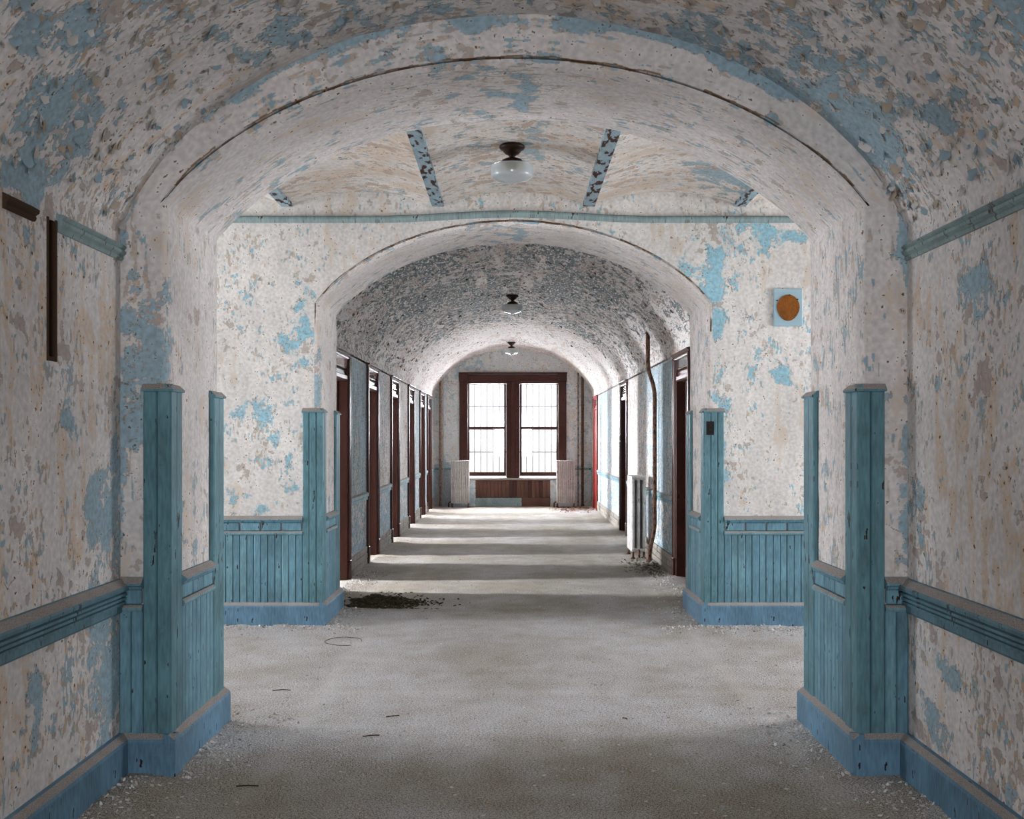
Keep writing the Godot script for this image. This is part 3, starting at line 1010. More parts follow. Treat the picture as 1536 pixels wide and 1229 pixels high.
func build_shell() -> void:
	# ---- floor: uneven, under dust and grit
	var b := MB.new()
	var rows := []
	var uvs := []
	var ds := []
	var d := 2.6
	while d < DE + 0.1:
		ds.append(d)
		d += clampf(0.014 * d * d / 4.0, 0.03, 0.14)
	ds.append(DE + 0.1)
	var tint_noise := FastNoiseLite.new()
	tint_noise.seed = 77
	tint_noise.frequency = 0.55
	for q in ds:
		var row := PackedVector3Array()
		var uv := PackedVector2Array()
		for k in 131:
			var x := -2.6 + 5.2 * k / 130.0
			row.append(Vector3(x, ground(x, q), -q))
			uv.append(Vector2(x, q) / 2.56)
			var dusty := clampf(1.0 - maxf(DB - 0.2 - q, q - DC - 0.2) / 0.8 + tint_noise.get_noise_2d(x * 3, q * 3) * 0.8, 0, 1)   # floor tint is palest across the cross hall, browner before and beyond it
			var t := clampf(0.78 - 0.58 * dusty + tint_noise.get_noise_2d(x, q) * 0.9 + tint_noise.get_noise_2d(x * 6, q * 6) * 0.35, 0, 1)
			b.c.append(Color(1, 1, 1).lerp(Color(0.66, 0.605, 0.50), t * 0.9))
		rows.append(row)
		uvs.append(uv)
	b.sheet(rows, uvs, func(_p): return Vector3.UP)
	var m := b.to()
	b = MB.new()
	b.box(Vector3(-ROOM - 0.4, -0.2, -DE - 0.4), Vector3(CROSS + 0.4, -0.035, 4.8))
	for k in b.u.size():
		b.u[k] /= 2.56
	b.to(m)
	shell("floor", m, [M.floor, M.floor], "grey floor under plaster dust and grit, crossed by strips of light", "floor")
	# ---- near hall: walls and vault
	for sd in [-1.0, 1.0]:
		b = MB.new()
		var uv := func(p): return Vector2((-p.z - 3.4) / 1.6, p.y / 4.75)
		var spans := [[-4.4, DA + 0.01, -0.1, SPRING]]
		if sd < 0:
			spans = [[-4.4, 4.14, -0.1, SPRING], [4.225, DA + 0.01, -0.1, SPRING], [4.14, 4.225, -0.1, 1.856]]
		for q in spans:
			face(b, Vector3(sd * HALL, q[2], -q[0]), Vector3(0, q[3] - q[2], 0), Vector3(0, 0, q[0] - q[1]), Vector3(-sd, 0, 0), uv)
		m = b.to()
		b = MB.new()
		b.box(Vector3(minf(sd * (HALL + 0.08), sd * (HALL + 0.3)), -0.1, -DA), Vector3(maxf(sd * (HALL + 0.08), sd * (HALL + 0.3)), TOP, 4.4))
		b.to(m)
		shell("wall_left" if sd < 0 else "wall_right", m, [M.hall_left if sd < 0 else M.hall_right, M.plain_plaster], "flaking white hall wall with blue paint remains, %s" % ("cut by a dark slot" if sd < 0 else "without any slot"), "wall")
	# vault: left half wears the sheet of the left wall, right half that of the right wall
	var half := 2.3173
	var vr := vault(-4.4, DA + 0.01, SPRING, 3.51, 40, func(s, dd, _t): return Vector2((dd - 3.4) / 1.6, (SPRING + s) / 4.75), 0.0, PI / 2)
	var vl := vault(-4.4, DA + 0.01, SPRING, 3.51, 40, func(s, dd, _t): return Vector2((dd - 3.4) / 1.6, (SPRING + half - s) / 4.75), PI / 2, PI)
	m = vl.to()
	vr.to(m)
	shell("ceiling", m, [M.hall_left, M.hall_right], "barrel vault of the hall with curling blue and white paint", "ceiling")
	# ---- the two arch walls
	shell("wall_arch", arch_wall(DA, DB, true), [M.arch, M.cross_wall, M.plain_plaster], "pale plaster wall with the wide near arch and its bead moulding", "wall")
	shell("wall_arch", arch_wall(DC, DD, false, 0.05), [M.arch, M.cross_wall, M.plain_plaster], "stained plaster wall with the second arch across the cross hall", "wall")
	# ---- cross hall ceiling: shallow arches between steel beams
	var ceil := thing("ceiling", "cross hall ceiling of shallow plaster arches between blue steel beams", "ceiling", Vector3.ZERO, "", "structure")
	for k in range(-5, 6):
		b = MB.new()
		rows = []
		uvs = []
		for j in 2:
			var dd: float = [DB - 0.03, DC + 0.02][j]
			var row := PackedVector3Array()
			var uv := PackedVector2Array()
			for q in 17:
				var t := q / 16.0 * 2 - 1
				var x := k * 1.25 + t * 0.625
				row.append(Vector3(x, 3.485 + 0.115 * (1 - t * t), -dd))
				uv.append(Vector2((x + 2.56) / 5.12, (dd - DB) / 3.04))
			rows.append(row)
			uvs.append(uv)
		b.sheet(rows, uvs, func(_p): return Vector3.DOWN)
		put("plaster_arch", b.to(), M.cross_ceiling, ceil)
	for k in range(-5, 5):
		var o := put("beam", cbox(Vector3(0.10, 0.03, DC - DB), 0.004), M.beam, ceil)
		o.transform = T((k + 0.5) * 1.25, 3.478, -DC)
	# ---- corridor walls, with door openings
	for sd in [-1.0, 1.0]:
		b = MB.new()
		var low := MB.new()
		var uv := func(p): return Vector2((-p.z - DD) / 9.85, p.y / 2.46)
		var uv_low := func(p): return Vector2((-p.z - DD) / 7.53, p.y / 0.94)
		var cuts := []
		for q in (DOOR_FAR if sd < 0 else DOOR_FAR_RIGHT):
			cuts.append([q - 0.9, q])
		var from := DD - 0.02
		cuts.append([DE + 0.02, DE + 0.3])
		var solid := MB.new()
		var x: float = sd * HALL
		for q in cuts:
			var l: float = q[0] - from
			face(b, Vector3(x, 0.85, -from), Vector3(0, 2.50 - 0.85, 0), Vector3(0, 0, -l), Vector3(-sd, 0, 0), uv)
			face(low, Vector3(x, -0.1, -from), Vector3(0, 0.95, 0), Vector3(0, 0, -l), Vector3(-sd, 0, 0), uv_low)
			solid.box(Vector3(minf(x + sd * 0.02, x + sd * 0.25), -0.1, -q[0] + 0.001), Vector3(maxf(x + sd * 0.02, x + sd * 0.25), TOP, -from - 0.001))
			if q[1] < DE:
				face(b, Vector3(x, 2.43, -q[0]), Vector3(0, 0.07, 0), Vector3(0, 0, q[0] - q[1]), Vector3(-sd, 0, 0), uv)
				solid.box(Vector3(minf(x + sd * 0.02, x + sd * 0.25), 2.435, -q[1]), Vector3(maxf(x + sd * 0.02, x + sd * 0.25), TOP, -q[0]))
			from = q[1]
		m = b.to()
		low.to(m)
		solid.to(m)
		var wall := shell("wall_corridor", m, [M.corridor_wall, M.corridor_dado, M.plain_plaster], "mottled grey corridor wall with %s" % ("six doorways letting daylight in" if sd < 0 else "dark doorways, radiator and bent pipe"), "wall")
		# glazed block base course where the paint ends
		from = DD + 0.02
		for q in cuts:
			var f := frame(Vector3(x, 0, -from), Vector3(-sd, 0, 0))
			var l: float = q[0] - from
			if l > 0.3:
				var a := 0.12
				var e := l - 0.12
				for row_at in 3:
					var n := maxi(1, roundi((e - a) / 0.22))
					var w := (e - a) / n
					for k in n:
						var xx := (a + (k + 0.5) * w) * (1.0 if sd < 0 else -1.0)
						put("base_block", cbox(Vector3(w - 0.008, 0.068, 0.02 + rng.randf() * 0.008), 0.005), M.block, wall, f * T(xx, 0.01 + row_at * 0.074, -0.004))
			from = q[1]
	# ---- corridor vault
	var vv := vault(DD - 0.02, DE + 0.02, 2.48, 3.62, 60, func(s, dd, _t): return Vector2(s / 4.74, (dd - DD) / 15.0))
	m = vv.to()
	shell("ceiling", m, M.corridor_vault, "barrel vault of the corridor with grey paint flaked off in white specks", "ceiling")
	# ---- outer shell: roof, rooms on both sides, ends of the cross hall, back wall
	b = MB.new()
	b.box(Vector3(-ROOM - 0.4, TOP, -DE - 0.4), Vector3(CROSS + 0.4, TOP + 0.2, 4.8))
	shell("roof", b.to(), M.plain_plaster, "roof slab over the whole building", "roof")
	for sd in [-1.0, 1.0]:
		b = holed(0, sd * CROSS, sd * 0.25, Vector2(-DD, -0.1), Vector2(-DA, TOP), Vector2(-8.415, 0.65), Vector2(-6.215, 3.05))
		shell("wall_cross", b.to(), M.plain_plaster, "end wall of the cross hall with a tall window, %s" % ("on the slot side" if sd < 0 else "on the plaque side"), "wall")
		window_frame(Vector3(sd * (CROSS + 0.16), 0.65, -7.315), Vector3(-sd, 0, 0), 2.2, 2.4, "tall brown sash window closing the cross hall on the %s side" % ("slot" if sd < 0 else "plaque"))
	b = holed(2, 4.2, 0.25, Vector2(-2.2, -0.1), Vector2(2.2, TOP), Vector2(-1.0, 0.65), Vector2(1.0, 2.85))
	shell("wall_back", b.to(), M.plain_plaster, "wall closing the hall behind the viewer, with a window", "wall")
	window_frame(Vector3(0, 0.65, 4.36), Vector3(0, 0, -1), 2.0, 2.2, "brown sash window at the other end of the hall")
	b = MB.new()
	var cuts := []
	for k in DOOR_FAR.size():
		cuts.append([DOOR_FAR[k] - 0.45 - 0.25, DOOR_FAR[k] - 0.45 + 0.25])
	var from := DC
	for q in cuts:
		b.box(Vector3(-ROOM - 0.25, -0.1, -q[0]), Vector3(-ROOM, TOP, -from))
		b.box(Vector3(-ROOM - 0.25, -0.1, -q[1]), Vector3(-ROOM, 0.85, -q[0]))
		b.box(Vector3(-ROOM - 0.25, 2.75, -q[1]), Vector3(-ROOM, TOP, -q[0]))
		from = q[1]
	b.box(Vector3(-ROOM - 0.25, -0.1, -DE - 0.3), Vector3(-ROOM, TOP, -from))
	b.box(Vector3(-ROOM, -0.1, -DD), Vector3(-CROSS, TOP, -DC - 0.3))
	b.box(Vector3(-ROOM, -0.1, -DE - 0.25), Vector3(-HALL - 0.2, TOP, -DE - 0.05))
	for k in DOOR_FAR.size() - 1:
		var mid: float = (DOOR_FAR[k] + DOOR_FAR[k + 1] - 0.9) * 0.5
		b.box(Vector3(-ROOM, -0.1, -mid - 0.06), Vector3(-HALL - 0.25, TOP, -mid + 0.06))
	shell("wall_rooms", b.to(), M.plain_plaster, "walls of the daylit rooms off the corridor", "wall")
	for k in DOOR_FAR.size():
		window_frame(Vector3(-ROOM - 0.13, 0.85, -(DOOR_FAR[k] - 0.45)), Vector3(1, 0, 0), 0.5, 1.9, "narrow sash window of the %s room along the corridor" % ["first", "second", "third", "fourth", "fifth", "sixth"][k])
	b = MB.new()
	b.box(Vector3(3.3, -0.1, -DE - 0.3), Vector3(3.5, TOP, -DD + 0.3))
	b.box(Vector3(HALL + 0.2, -0.1, -DE - 0.25), Vector3(3.4, TOP, -DE - 0.05))
	shell("wall_closets", b.to(), M.plain_plaster, "back wall of the unlit rooms behind the radiator wall", "wall")

func window_frame(at: Vector3, normal: Vector3, w: float, h: float, label: String) -> void:
	var root := thing("window", label, "window", at, "", "structure")
	var f := frame(Vector3.ZERO, normal)
	for e in [-1.0, 1.0]:
		put("stile", cbox(Vector3(0.05, h, 0.08), 0.004), M.brown_wood, root, f * T(e * (w * 0.5 - 0.025), 0, -0.04))
	for y in [0.0, h * 0.5 - 0.02, h - 0.05]:
		put("sash_rail", cbox(Vector3(w - 0.1, 0.05, 0.06), 0.004), M.brown_wood, root, f * T(0, y, -0.03))

func build_trim() -> void:
	for sd in [-1.0, 1.0]:
		pier(sd, DA, DB, true)
		pier(sd, DC, DD, false)
		var side := "left" if sd < 0 else "right"
		var hint := "below the slot" if sd < 0 else "facing the slot wall"
		var d0 := 2.6
		var f := frame(Vector3(-HALL, 0, -d0), Vector3(1, 0, 0)) if sd < 0 else frame(Vector3(HALL, 0, -DA), Vector3(-1, 0, 0))
		var o := put("baseboard_" + side, moulding(BASE_PROFILE, DA - d0, [3]), [M.base, M.dust], self, f)
		tag(o, "blue wooden baseboard with dusty ledge along the hall wall %s" % hint, "baseboard", "", "structure")
		var rail := [Vector2(0, 0.752), Vector2(0.012, 0.752), Vector2(0.020, 0.762), Vector2(0.020, 0.79), Vector2(0.034, 0.794), Vector2(0.034, 0.805), Vector2(0.022, 0.809), Vector2(0.037, 0.814), Vector2(0.037, 0.825), Vector2(0.025, 0.829), Vector2(0.040, 0.834), Vector2(0.040, 0.845), Vector2(0.028, 0.850), Vector2(0.048, 0.858), Vector2(0.052, 0.872), Vector2(0.046, 0.880), Vector2(0.014, 0.908), Vector2(0, 0.91)]
		o = put("trim_chair_rail" if sd < 0 else "trim_chair_rail_001", moulding(rail, DA - d0, [15]), [M.chair_rail, M.dust], self, f)
		tag(o, "grooved blue chair rail with dusty top on the hall wall %s" % hint, "chair rail", "", "structure")
		# picture rail at the springing
		var pr := [Vector2(0, 2.372), Vector2(0.010, 2.372), Vector2(0.016, 2.384), Vector2(0.012, 2.392), Vector2(0.026, 2.402), Vector2(0.028, 2.414), Vector2(0.018, 2.420), Vector2(0.030, 2.432), Vector2(0.026, 2.44), Vector2(0, 2.445)]
		if sd < 0:
			f = frame(Vector3(-HALL, 0, -4.235), Vector3(1, 0, 0))
			o = put("trim_picture_rail", moulding(pr, DA - 4.235), M.picture_rail, self, f)
			tag(o, "short length of pale green picture rail ending at the slot", "picture rail", "", "structure")
			o = put("trim_picture_rail_001", moulding(pr.slice(0, 6) + [Vector2(0, 2.43)], 0.24), M.rotten, self, frame(Vector3(-HALL, -0.002, -3.78), Vector3(1, 0, 0)))
			tag(o, "rotten dark stump of picture rail short of the slot", "picture rail", "", "structure")
		else:
			o = put("trim_picture_rail_002", moulding(pr, DA - d0), M.picture_rail, self, f)
			tag(o, "unbroken grey green picture rail on the wall without slot", "picture rail", "", "structure")
	# slot in the left wall
	var s := thing("wall_slot", "narrow dark upright slot in flaking hall wall under the vault", "slot", Vector3(-HALL, 1.856, -4.1825), "", "structure")
	put("slot_back", cbox(Vector3(0.085, 0.56, 0.01), 0.001), M.rotten, s, frame(Vector3(-0.079, 0, 0), Vector3(1, 0, 0)))
	for e in [-1.0, 1.0]:
		put("slot_cheek", cbox(Vector3(0.012, 0.56, 0.078), 0.002), M.rotten, s, frame(Vector3(-0.072, 0, e * 0.038), Vector3(1, 0, 0)))
	put("slot_foot", cbox(Vector3(0.085, 0.02, 0.07), 0.003), M.rotten, s, frame(Vector3(-0.072, 0, 0), Vector3(1, 0, 0)))
	# moulding over the second arch, which rises over the crown
	var b := MB.new()
	var prof := [Vector2(0, -0.03), Vector2(0.012, -0.028), Vector2(0.016, -0.012), Vector2(0.026, -0.008), Vector2(0.028, 0.008), Vector2(0.020, 0.014), Vector2(0.030, 0.022), Vector2(0, 0.03)]
	var rows := []
	var uvs := []
	for q in prof:
		var row := PackedVector3Array()
		var uv := PackedVector2Array()
		for k in 121:
			var x := -CROSS + 0.02 + (2 * CROSS - 0.04) * k / 120.0
			var t := clampf(1.0 - absf(x) / 1.15, 0, 1)
			var lift := t * t * (3 - 2 * t) * 0.045
			row.append(Vector3(x, 3.372 + lift + q.y, -DC + q.x))
			uv.append(Vector2(x, q.y))
		rows.append(row)
		uvs.append(uv)
	b.sheet(rows, uvs, func(_p): return Vector3(0, 0.05, 1))
	tag(put("trim_arch_rail", b.to(), M.picture_rail), "thin blue rail crossing the wall just over the second arch", "picture rail", "", "structure")
	# corridor chair rails between the doors
	var sides := [[-1.0, DOOR_FAR], [1.0, DOOR_FAR_RIGHT]]
	for q in sides:
		var root := thing("trim_corridor_rail", "pale chipped chair rail along the corridor wall %s" % ("of six doorways" if q[0] < 0 else "behind the radiator"), "chair rail", Vector3(q[0] * HALL, 0, -DD), "", "structure")
		var from := DD + 0.02
		for d in q[1] + [DE + 0.9]:
			var l: float = d - 0.9 - from - 0.22
			if l > 0.1:
				var at := Vector3(0, 0, -(from + 0.11) + DD) if q[0] < 0 else Vector3(0, 0, -(from + 0.11 + l) + DD)
				put("rail", moulding([Vector2(0, 0.80), Vector2(0.02, 0.805), Vector2(0.02, 0.84), Vector2(0.03, 0.85), Vector2(0.03, 0.885), Vector2(0.01, 0.90), Vector2(0, 0.90)], l, [4]), [M.rail, M.dust], root, frame(at, Vector3(-q[0], 0, 0)))
			from = d
	# doors
	var nth := ["first", "second", "third", "fourth", "fifth", "sixth"]
	for k in DOOR_FAR.size():
		door(DOOR_FAR[k], -1.0, 0.9, "dark brown doorway with transom, %s from the arch on the daylit side" % nth[k])
	for k in 3:
		door(DOOR_FAR_RIGHT[k], 1.0, 0.9, ["dark doorway with reeded head beside the second arch, facing the daylit side", "black doorway beyond the wall radiator", "doorway with red door next to the end wall"][k], k == 2)

func build_end() -> void:
	# end wall with the double window
	var b := MB.new()
	var uv := func(p): return Vector2((p.x + 2.0) / 4.0, p.y / 4.0)
	var z := -DE
	var w := 1.10
	var y0 := 0.66
	var y1 := 2.90
	for q in [[-2.0, -w, -0.1, 3.9], [w, 2.0, -0.1, 3.9], [-w, w, -0.1, y0], [-w, w, y1, 3.9]]:
		face(b, Vector3(q[0], q[2], z), Vector3(q[1] - q[0], 0, 0), Vector3(0, q[3] - q[2], 0), Vector3(0, 0, 1), uv)
	var m := b.to()
	b = holed(2, z - 0.01, -0.27, Vector2(-2.2, -0.1), Vector2(2.2, TOP), Vector2(-w, y0), Vector2(w, y1))
	b.to(m)
	shell("wall_end", m, [M.end_wall, M.plain_plaster], "pale blue and cream end wall around the double window", "wall")
	# lower blue dado left of the window
	var root := thing("window", "tall double window with brown wooden casing and mullion in the end wall", "window", Vector3(0, 0.64, z), "", "structure")
	var f := T()
	var wood: Material = M.brown_wood
	for e in [-1.0, 1.0]:
		put("casing", cbox(Vector3(0.19, 2.26, 0.05), 0.012), wood, root, T(e * 1.135, 0.0, 0.0))
		put("jamb", cbox(Vector3(0.05, 2.24, 0.24), 0.004), wood, root, T(e * 1.075, 0.02, -0.24))
		put("corner_block", cbox(Vector3(0.21, 0.20, 0.065), 0.012), wood, root, T(e * 1.135, 2.23, 0.0))
	put("head_casing", cbox(Vector3(2.10, 0.17, 0.05), 0.012), wood, root, T(0, 2.23, 0))
	put("head_jamb", cbox(Vector3(2.1, 0.05, 0.24), 0.004), wood, root, T(0, 2.19, -0.24))
	put("cornice", cbox(Vector3(2.5, 0.035, 0.09), 0.01), wood, root, T(0, 2.415, 0))
	put("mullion", cbox(Vector3(0.31, 2.24, 0.22), 0.015), wood, root, T(0, 0.02, -0.20))
	put("mullion_bead", cbox(Vector3(0.10, 2.22, 0.03), 0.01), wood, root, T(0, 0.02, 0.02))
	put("sill", cbox(Vector3(2.46, 0.045, 0.17), 0.012), M.dust, root, T(0, -0.03, -0.08))
	for e in [-1.0, 1.0]:
		var cx: float = e * 0.605
		for part in [[0.06, 1.15, -0.14, "lower_sash"], [1.13, 1.10, -0.18, "upper_sash"]]:
			var sash := put(part[3], cbox(Vector3(0.89, 0.055 if part[0] > 1.0 else 0.09, 0.035), 0.004), wood, root, T(cx, part[0], part[2]))
			put("top_rail", cbox(Vector3(0.89, 0.045, 0.035), 0.004), wood, sash, T(0, part[1] - 0.06, 0))
			for q in [-1.0, 1.0]:
				put("stile", cbox(Vector3(0.045, part[1] - 0.06, 0.035), 0.004), wood, sash, T(q * 0.4225, 0.03, 0))
			put("pane", cbox(Vector3(0.80, part[1] - 0.1, 0.004), 0.0005), M.pane, sash, T(0, 0.04, 0.015))
	for e in [-1.0, 1.0]:
		var g := thing("window_guard", "upright iron bars outside the %s half of the end window" % ("lamp side" if false else ("slot side" if e < 0 else "plaque side")), "window guard", Vector3(e * 0.605, 0.70, z - 0.25), "iron window guards")
		for k in 5:
			put("bar", cbox(Vector3(0.019, 2.15, 0.019), 0.003), M.bar_iron, g, T((k - 2) * 0.145, 0.0, 0))
		for y in [0.54, 1.60]:
			put("cross_bar", cbox(Vector3(0.9, 0.024, 0.014), 0.003), M.bar_iron, g, T(0, y, 0.004))
	# boarded apron under the sill
	root = thing("window_apron", "brown vertical boards with part stripped blue base under the end window", "panelling", Vector3(0, 0, z), "", "structure")
	boards(root, T(), -0.86, 0.86, 0.20, 0.61, 0.085, "board", ["panel_wood", "brown_wood", "panel_wood"], 0.03)
	put("base_board", cbox(Vector3(1.06, 0.20, 0.05), 0.006), M.picture_rail, root, T(-0.33, 0, 0))
	put("bare_base_board", cbox(Vector3(0.66, 0.20, 0.05), 0.006), M.panel_wood, root, T(0.53, 0, 0)).set_meta("label", "stripped brown length of base board")
	put("shelf_moulding", cbox(Vector3(1.74, 0.02, 0.05), 0.006), M.panel_wood, root, T(0, 0.60, 0))
	# chair rail and blue dado beside the window
	for e in [-1.0, 1.0]:
		var o := put("trim_end_rail" if e < 0 else "trim_end_rail_001", cbox(Vector3(0.52, 0.05, 0.03), 0.006), M.rail, self, T(e * 1.54, 0.84, z))
		tag(o, "short chair rail on the end wall %s" % ("above the blue dado" if e < 0 else "behind the rusty pipe"), "chair rail", "", "structure")
	var o := put("trim_end_dado", cbox(Vector3(0.52, 0.82, 0.008), 0.003), M.corridor_dado, self, T(-1.54, 0.02, z))
	tag(o, "bright blue dado patch on the end wall beside the radiator", "dado", "", "structure")

func build_objects() -> void:
	ceiling_lamp(Vector3(-0.01, CROWN, -7.42), "opal glass school globe on bronze canopy hanging between the two arches")
	ceiling_lamp(Vector3(-0.01, 3.62, -15.3), "opal globe lamp under the darkest mottled stretch of the corridor vault")
	ceiling_lamp(Vector3(-0.03, 3.62, -22.7), "small opal globe lamp under the white vault near the end window")
	radiator(Vector3(-1.20, 0.0, -DE + 0.33), 0.0, 9, "white column radiator standing before the blue dado at the end window")
	radiator(Vector3(1.20, 0.0, -DE + 0.33), 0.0, 9, "white column radiator next to the rusty pipe at the end window")
	radiator(Vector3(1.62, 0.0, -14.05), PI / 2, 12, "tall chipped column radiator against the mottled wall of the corridor")
	pipe("bent_pipe", [Vector3(1.68, 2.98, -13.3), Vector3(1.68, 2.42, -13.3), Vector3(1.765, 2.18, -13.3), Vector3(1.765, 0.42, -13.3), Vector3(1.70, 0.16, -13.3), Vector3(1.70, 0.0, -13.3)], 0.026, M.rust, "rusty bent pipe running down the corridor wall from the vault")
	pipe("riser_pipe", [Vector3(-1.67, 0.0, -DE + 0.08), Vector3(-1.67, 3.02, -DE + 0.08)], 0.028, M.pipe_paint, "thick riser pipe in the corner by the blue dado")
	pipe("riser_pipe", [Vector3(-1.60, 0.0, -DE + 0.06), Vector3(-1.60, 3.05, -DE + 0.06)], 0.014, M.radiator_paint, "thin white riser pipe in the corner by the blue dado")
	pipe("riser_pipe", [Vector3(1.60, 0.0, -DE + 0.08), Vector3(1.60, 3.05, -DE + 0.08)], 0.03, M.rust, "thick rusty riser pipe between radiator and red door")
	pipe("riser_pipe", [Vector3(1.50, 0.0, -DE + 0.06), Vector3(1.50, 3.10, -DE + 0.06)], 0.014, M.pipe_paint, "thin riser pipe close to the rusty one at the end wall")
	# plaque with an oval stain where a bell hung
	var p := thing("wall_plaque", "pale blue square plaque with an orange brown oval on the plaster wall", "plaque", Vector3(2.272, 2.485, -DC))
	put("backboard", cbox(Vector3(0.236, 0.31, 0.022), 0.004), M.plaque_blue, p)
	var b := MB.new()
	var rim := []
	for k in 36:
		var q := TAU * k / 36
		var y := sin(q)
		rim.append(Vector3(cos(q) * 0.094 * (1.0 if y > 0 else 1.0 + 0.10 * y), 0.155 + (y * 0.105 if y > 0 else y * 0.112), 0.027))
	for k in 36:
		b.tri(Vector3(0, 0.155, 0.027), rim[k], rim[(k + 1) % 36], Vector3(0, 0, 1))
		b.quad(rim[k], rim[(k + 1) % 36], rim[(k + 1) % 36] - Vector3(0, 0, 0.006), rim[k] - Vector3(0, 0, 0.006), (rim[k] - Vector3(0, 0.155, 0.027)).normalized())
	put("oval_plate", b.to(), M.plaque_oval, p)
	for q in [[0.01, 0.252], [0.075, 0.215], [-0.092, 0.207]]:
		put("screw_hole", cbox(Vector3(0.014, 0.010, 0.004), 0.001), M.rotten, p, T(q[0], q[1], 0.0275 if q[0] > -0.05 else 0.022))
	var sw := thing("switch_plate", "small black switch plate on the tall teal post", "switch", Vector3(1.626, 1.585, -DC + 0.025))
	put("plate", cbox(Vector3(0.066, 0.112, 0.006), 0.002), M.black_plate, sw)
	for y in [0.035, 0.068]:
		put("toggle", cbox(Vector3(0.012, 0.014, 0.010), 0.002), M.dark_bronze, sw, T(0, y, 0.006))

func build_loose() -> void:
	var r := RandomNumberGenerator.new()
	r.seed = 12
	# chips of plaster and paint on the floor
	var tones := [Color(0.62, 0.60, 0.57), Color(0.50, 0.47, 0.43), Color(0.70, 0.69, 0.67), Color(0.36, 0.31, 0.26), Color(0.40, 0.46, 0.50), Color(0.52, 0.48, 0.42)]
	for part in 3:
		var places := []
		for k in 6500:
			var d := 3.2 + 21.2 * pow(r.randf(), 1.9)
			var x := r.randf_range(-1.8, 1.8)
			if r.randf() < 0.3:
				x = signf(x) * r.randf_range(1.35, 1.78)
			if d > DB and d < DC:
				x = r.randf_range(-2.5, 2.5)
			if (d > DA - 0.08 and d < DB + 0.05 or d > DC - 0.08 and d < DD + 0.05) and absf(x) > 1.5:
				continue
			var s := 0.004 + 0.022 * pow(r.randf(), 4.0)
			var bs := Basis.from_euler(Vector3(r.randf_range(-0.25, 0.25), r.randf() * TAU, r.randf_range(-0.25, 0.25))).scaled(Vector3(s, s, s * r.randf_range(0.5, 1.2)))
			places.append([Transform3D(bs, Vector3(x, ground(x, d) + s * 0.02, -d)), tones[r.randi() % tones.size()]])
		scatter("plaster_chips", shard_mesh(60 + part), M.chip, places, ["scattered crumbs of white and grey plaster on the floor", "scattered thin paint chips on the floor", "scattered small splinters of plaster on the floor"][part], "debris")
	var rubble := []
	for k in 5200:
		var d := r.randf_range(3.4, 12.5)
		var sd := -1.0 if r.randf() < 0.5 else 1.0
		var off := absf(r.randfn(0, 0.13))
		var x: float = sd * (1.76 - off)
		if d > DA - 0.1 and d < DB + 0.06 or d > DC - 0.1 and d < DD + 0.06:
			x = sd * (1.535 - off)
		elif d > DB and d < DC:
			d = (DC - 0.07 - off) if r.randf() < 0.8 else DB + 0.05 + off
			x = sd * r.randf_range(1.2, 2.5)
		var s := 0.006 + 0.022 * pow(r.randf(), 2.5)
		rubble.append([Transform3D(Basis.from_euler(Vector3(r.randf_range(-0.8, 0.8), r.randf() * TAU, r.randf_range(-0.8, 0.8))).scaled(Vector3(s, s * 1.6, s)), Vector3(x, ground(x, d), -d)), tones[r.randi() % 4]])
	scatter("plaster_rubble", shard_mesh(66), M.chip, rubble, "broken plaster rubble drifted along the feet of walls and piers", "debris")
	# dark heap of soil and leaves behind the second arch
	var heap := []
	for k in 2200:
		var q := r.randf() * TAU
		var l := pow(r.randf(), 0.8) * (1.0 + 0.35 * sin(q * 5.0 + 1.0) * r.randf()) * (1.0 if r.randf() < 0.9 else 1.7)
		var x := -1.32 + cos(q) * l * (0.5 if cos(q) > 0 else 0.22)
		var d := maxf(9.74, 10.02 + sin(q) * l * 0.42)
		var up := maxf(0.0, 1.0 - l) * 0.09 * r.randf()
		var s := r.randf_range(0.012, 0.05)
		heap.append([Transform3D(Basis.from_euler(Vector3(r.randf_range(-0.7, 0.7), r.randf() * TAU, r.randf_range(-0.7, 0.7))).scaled(Vector3(s, s, s)), Vector3(x, ground(x, d) + up, -d)), [Color(0.035, 0.03, 0.02), Color(0.06, 0.045, 0.025), Color(0.10, 0.075, 0.045), Color(0.05, 0.055, 0.03)][r.randi() % 4]])
	scatter("soil_heap", shard_mesh(70), M.soil, heap, "dark heap of soil and rotten leaves at the foot of the arch", "debris")
	# litter by the pipe and in the far corner
	var litter := []
	for k in 420:
		var x := 1.74 - absf(r.randfn(0, 0.16))
		var d := 12.85 + r.randfn(0, 0.42)
		var s := r.randf_range(0.012, 0.05)
		litter.append([Transform3D(Basis.from_euler(Vector3(r.randf_range(-0.6, 0.6), r.randf() * TAU, r.randf_range(-0.6, 0.6))).scaled(Vector3(s, s, s * 1.6)), Vector3(x, ground(x, d) + r.randf() * 0.02, -d)), [Color(0.10, 0.085, 0.06), Color(0.20, 0.17, 0.12), Color(0.42, 0.40, 0.36)][r.randi() % 3]])
	scatter("pipe_litter", shard_mesh(71), M.soil, litter, "litter of dark flakes and twigs around the foot of the bent pipe", "debris")
	litter = []
	for k in 260:
		var x := 1.35 + r.randfn(0, 0.22)
		var d := 23.5 + r.randfn(0, 0.45)
		if d > DE - 0.1 or x > 1.76:
			continue
		var s := r.randf_range(0.02, 0.07)
		litter.append([Transform3D(Basis.from_euler(Vector3(r.randf_range(-0.5, 0.5), r.randf() * TAU, r.randf_range(-0.5, 0.5))).scaled(Vector3(s, s, s)), Vector3(x, ground(x, d), -d)), [Color(0.30, 0.14, 0.10), Color(0.22, 0.12, 0.09), Color(0.5, 0.42, 0.38)][r.randi() % 3]])
	scatter("corner_litter", shard_mesh(72), M.soil, litter, "reddish paint litter on the floor before the red door", "debris")
	# curled flakes of paint that hang from the vaults
	var curls := []
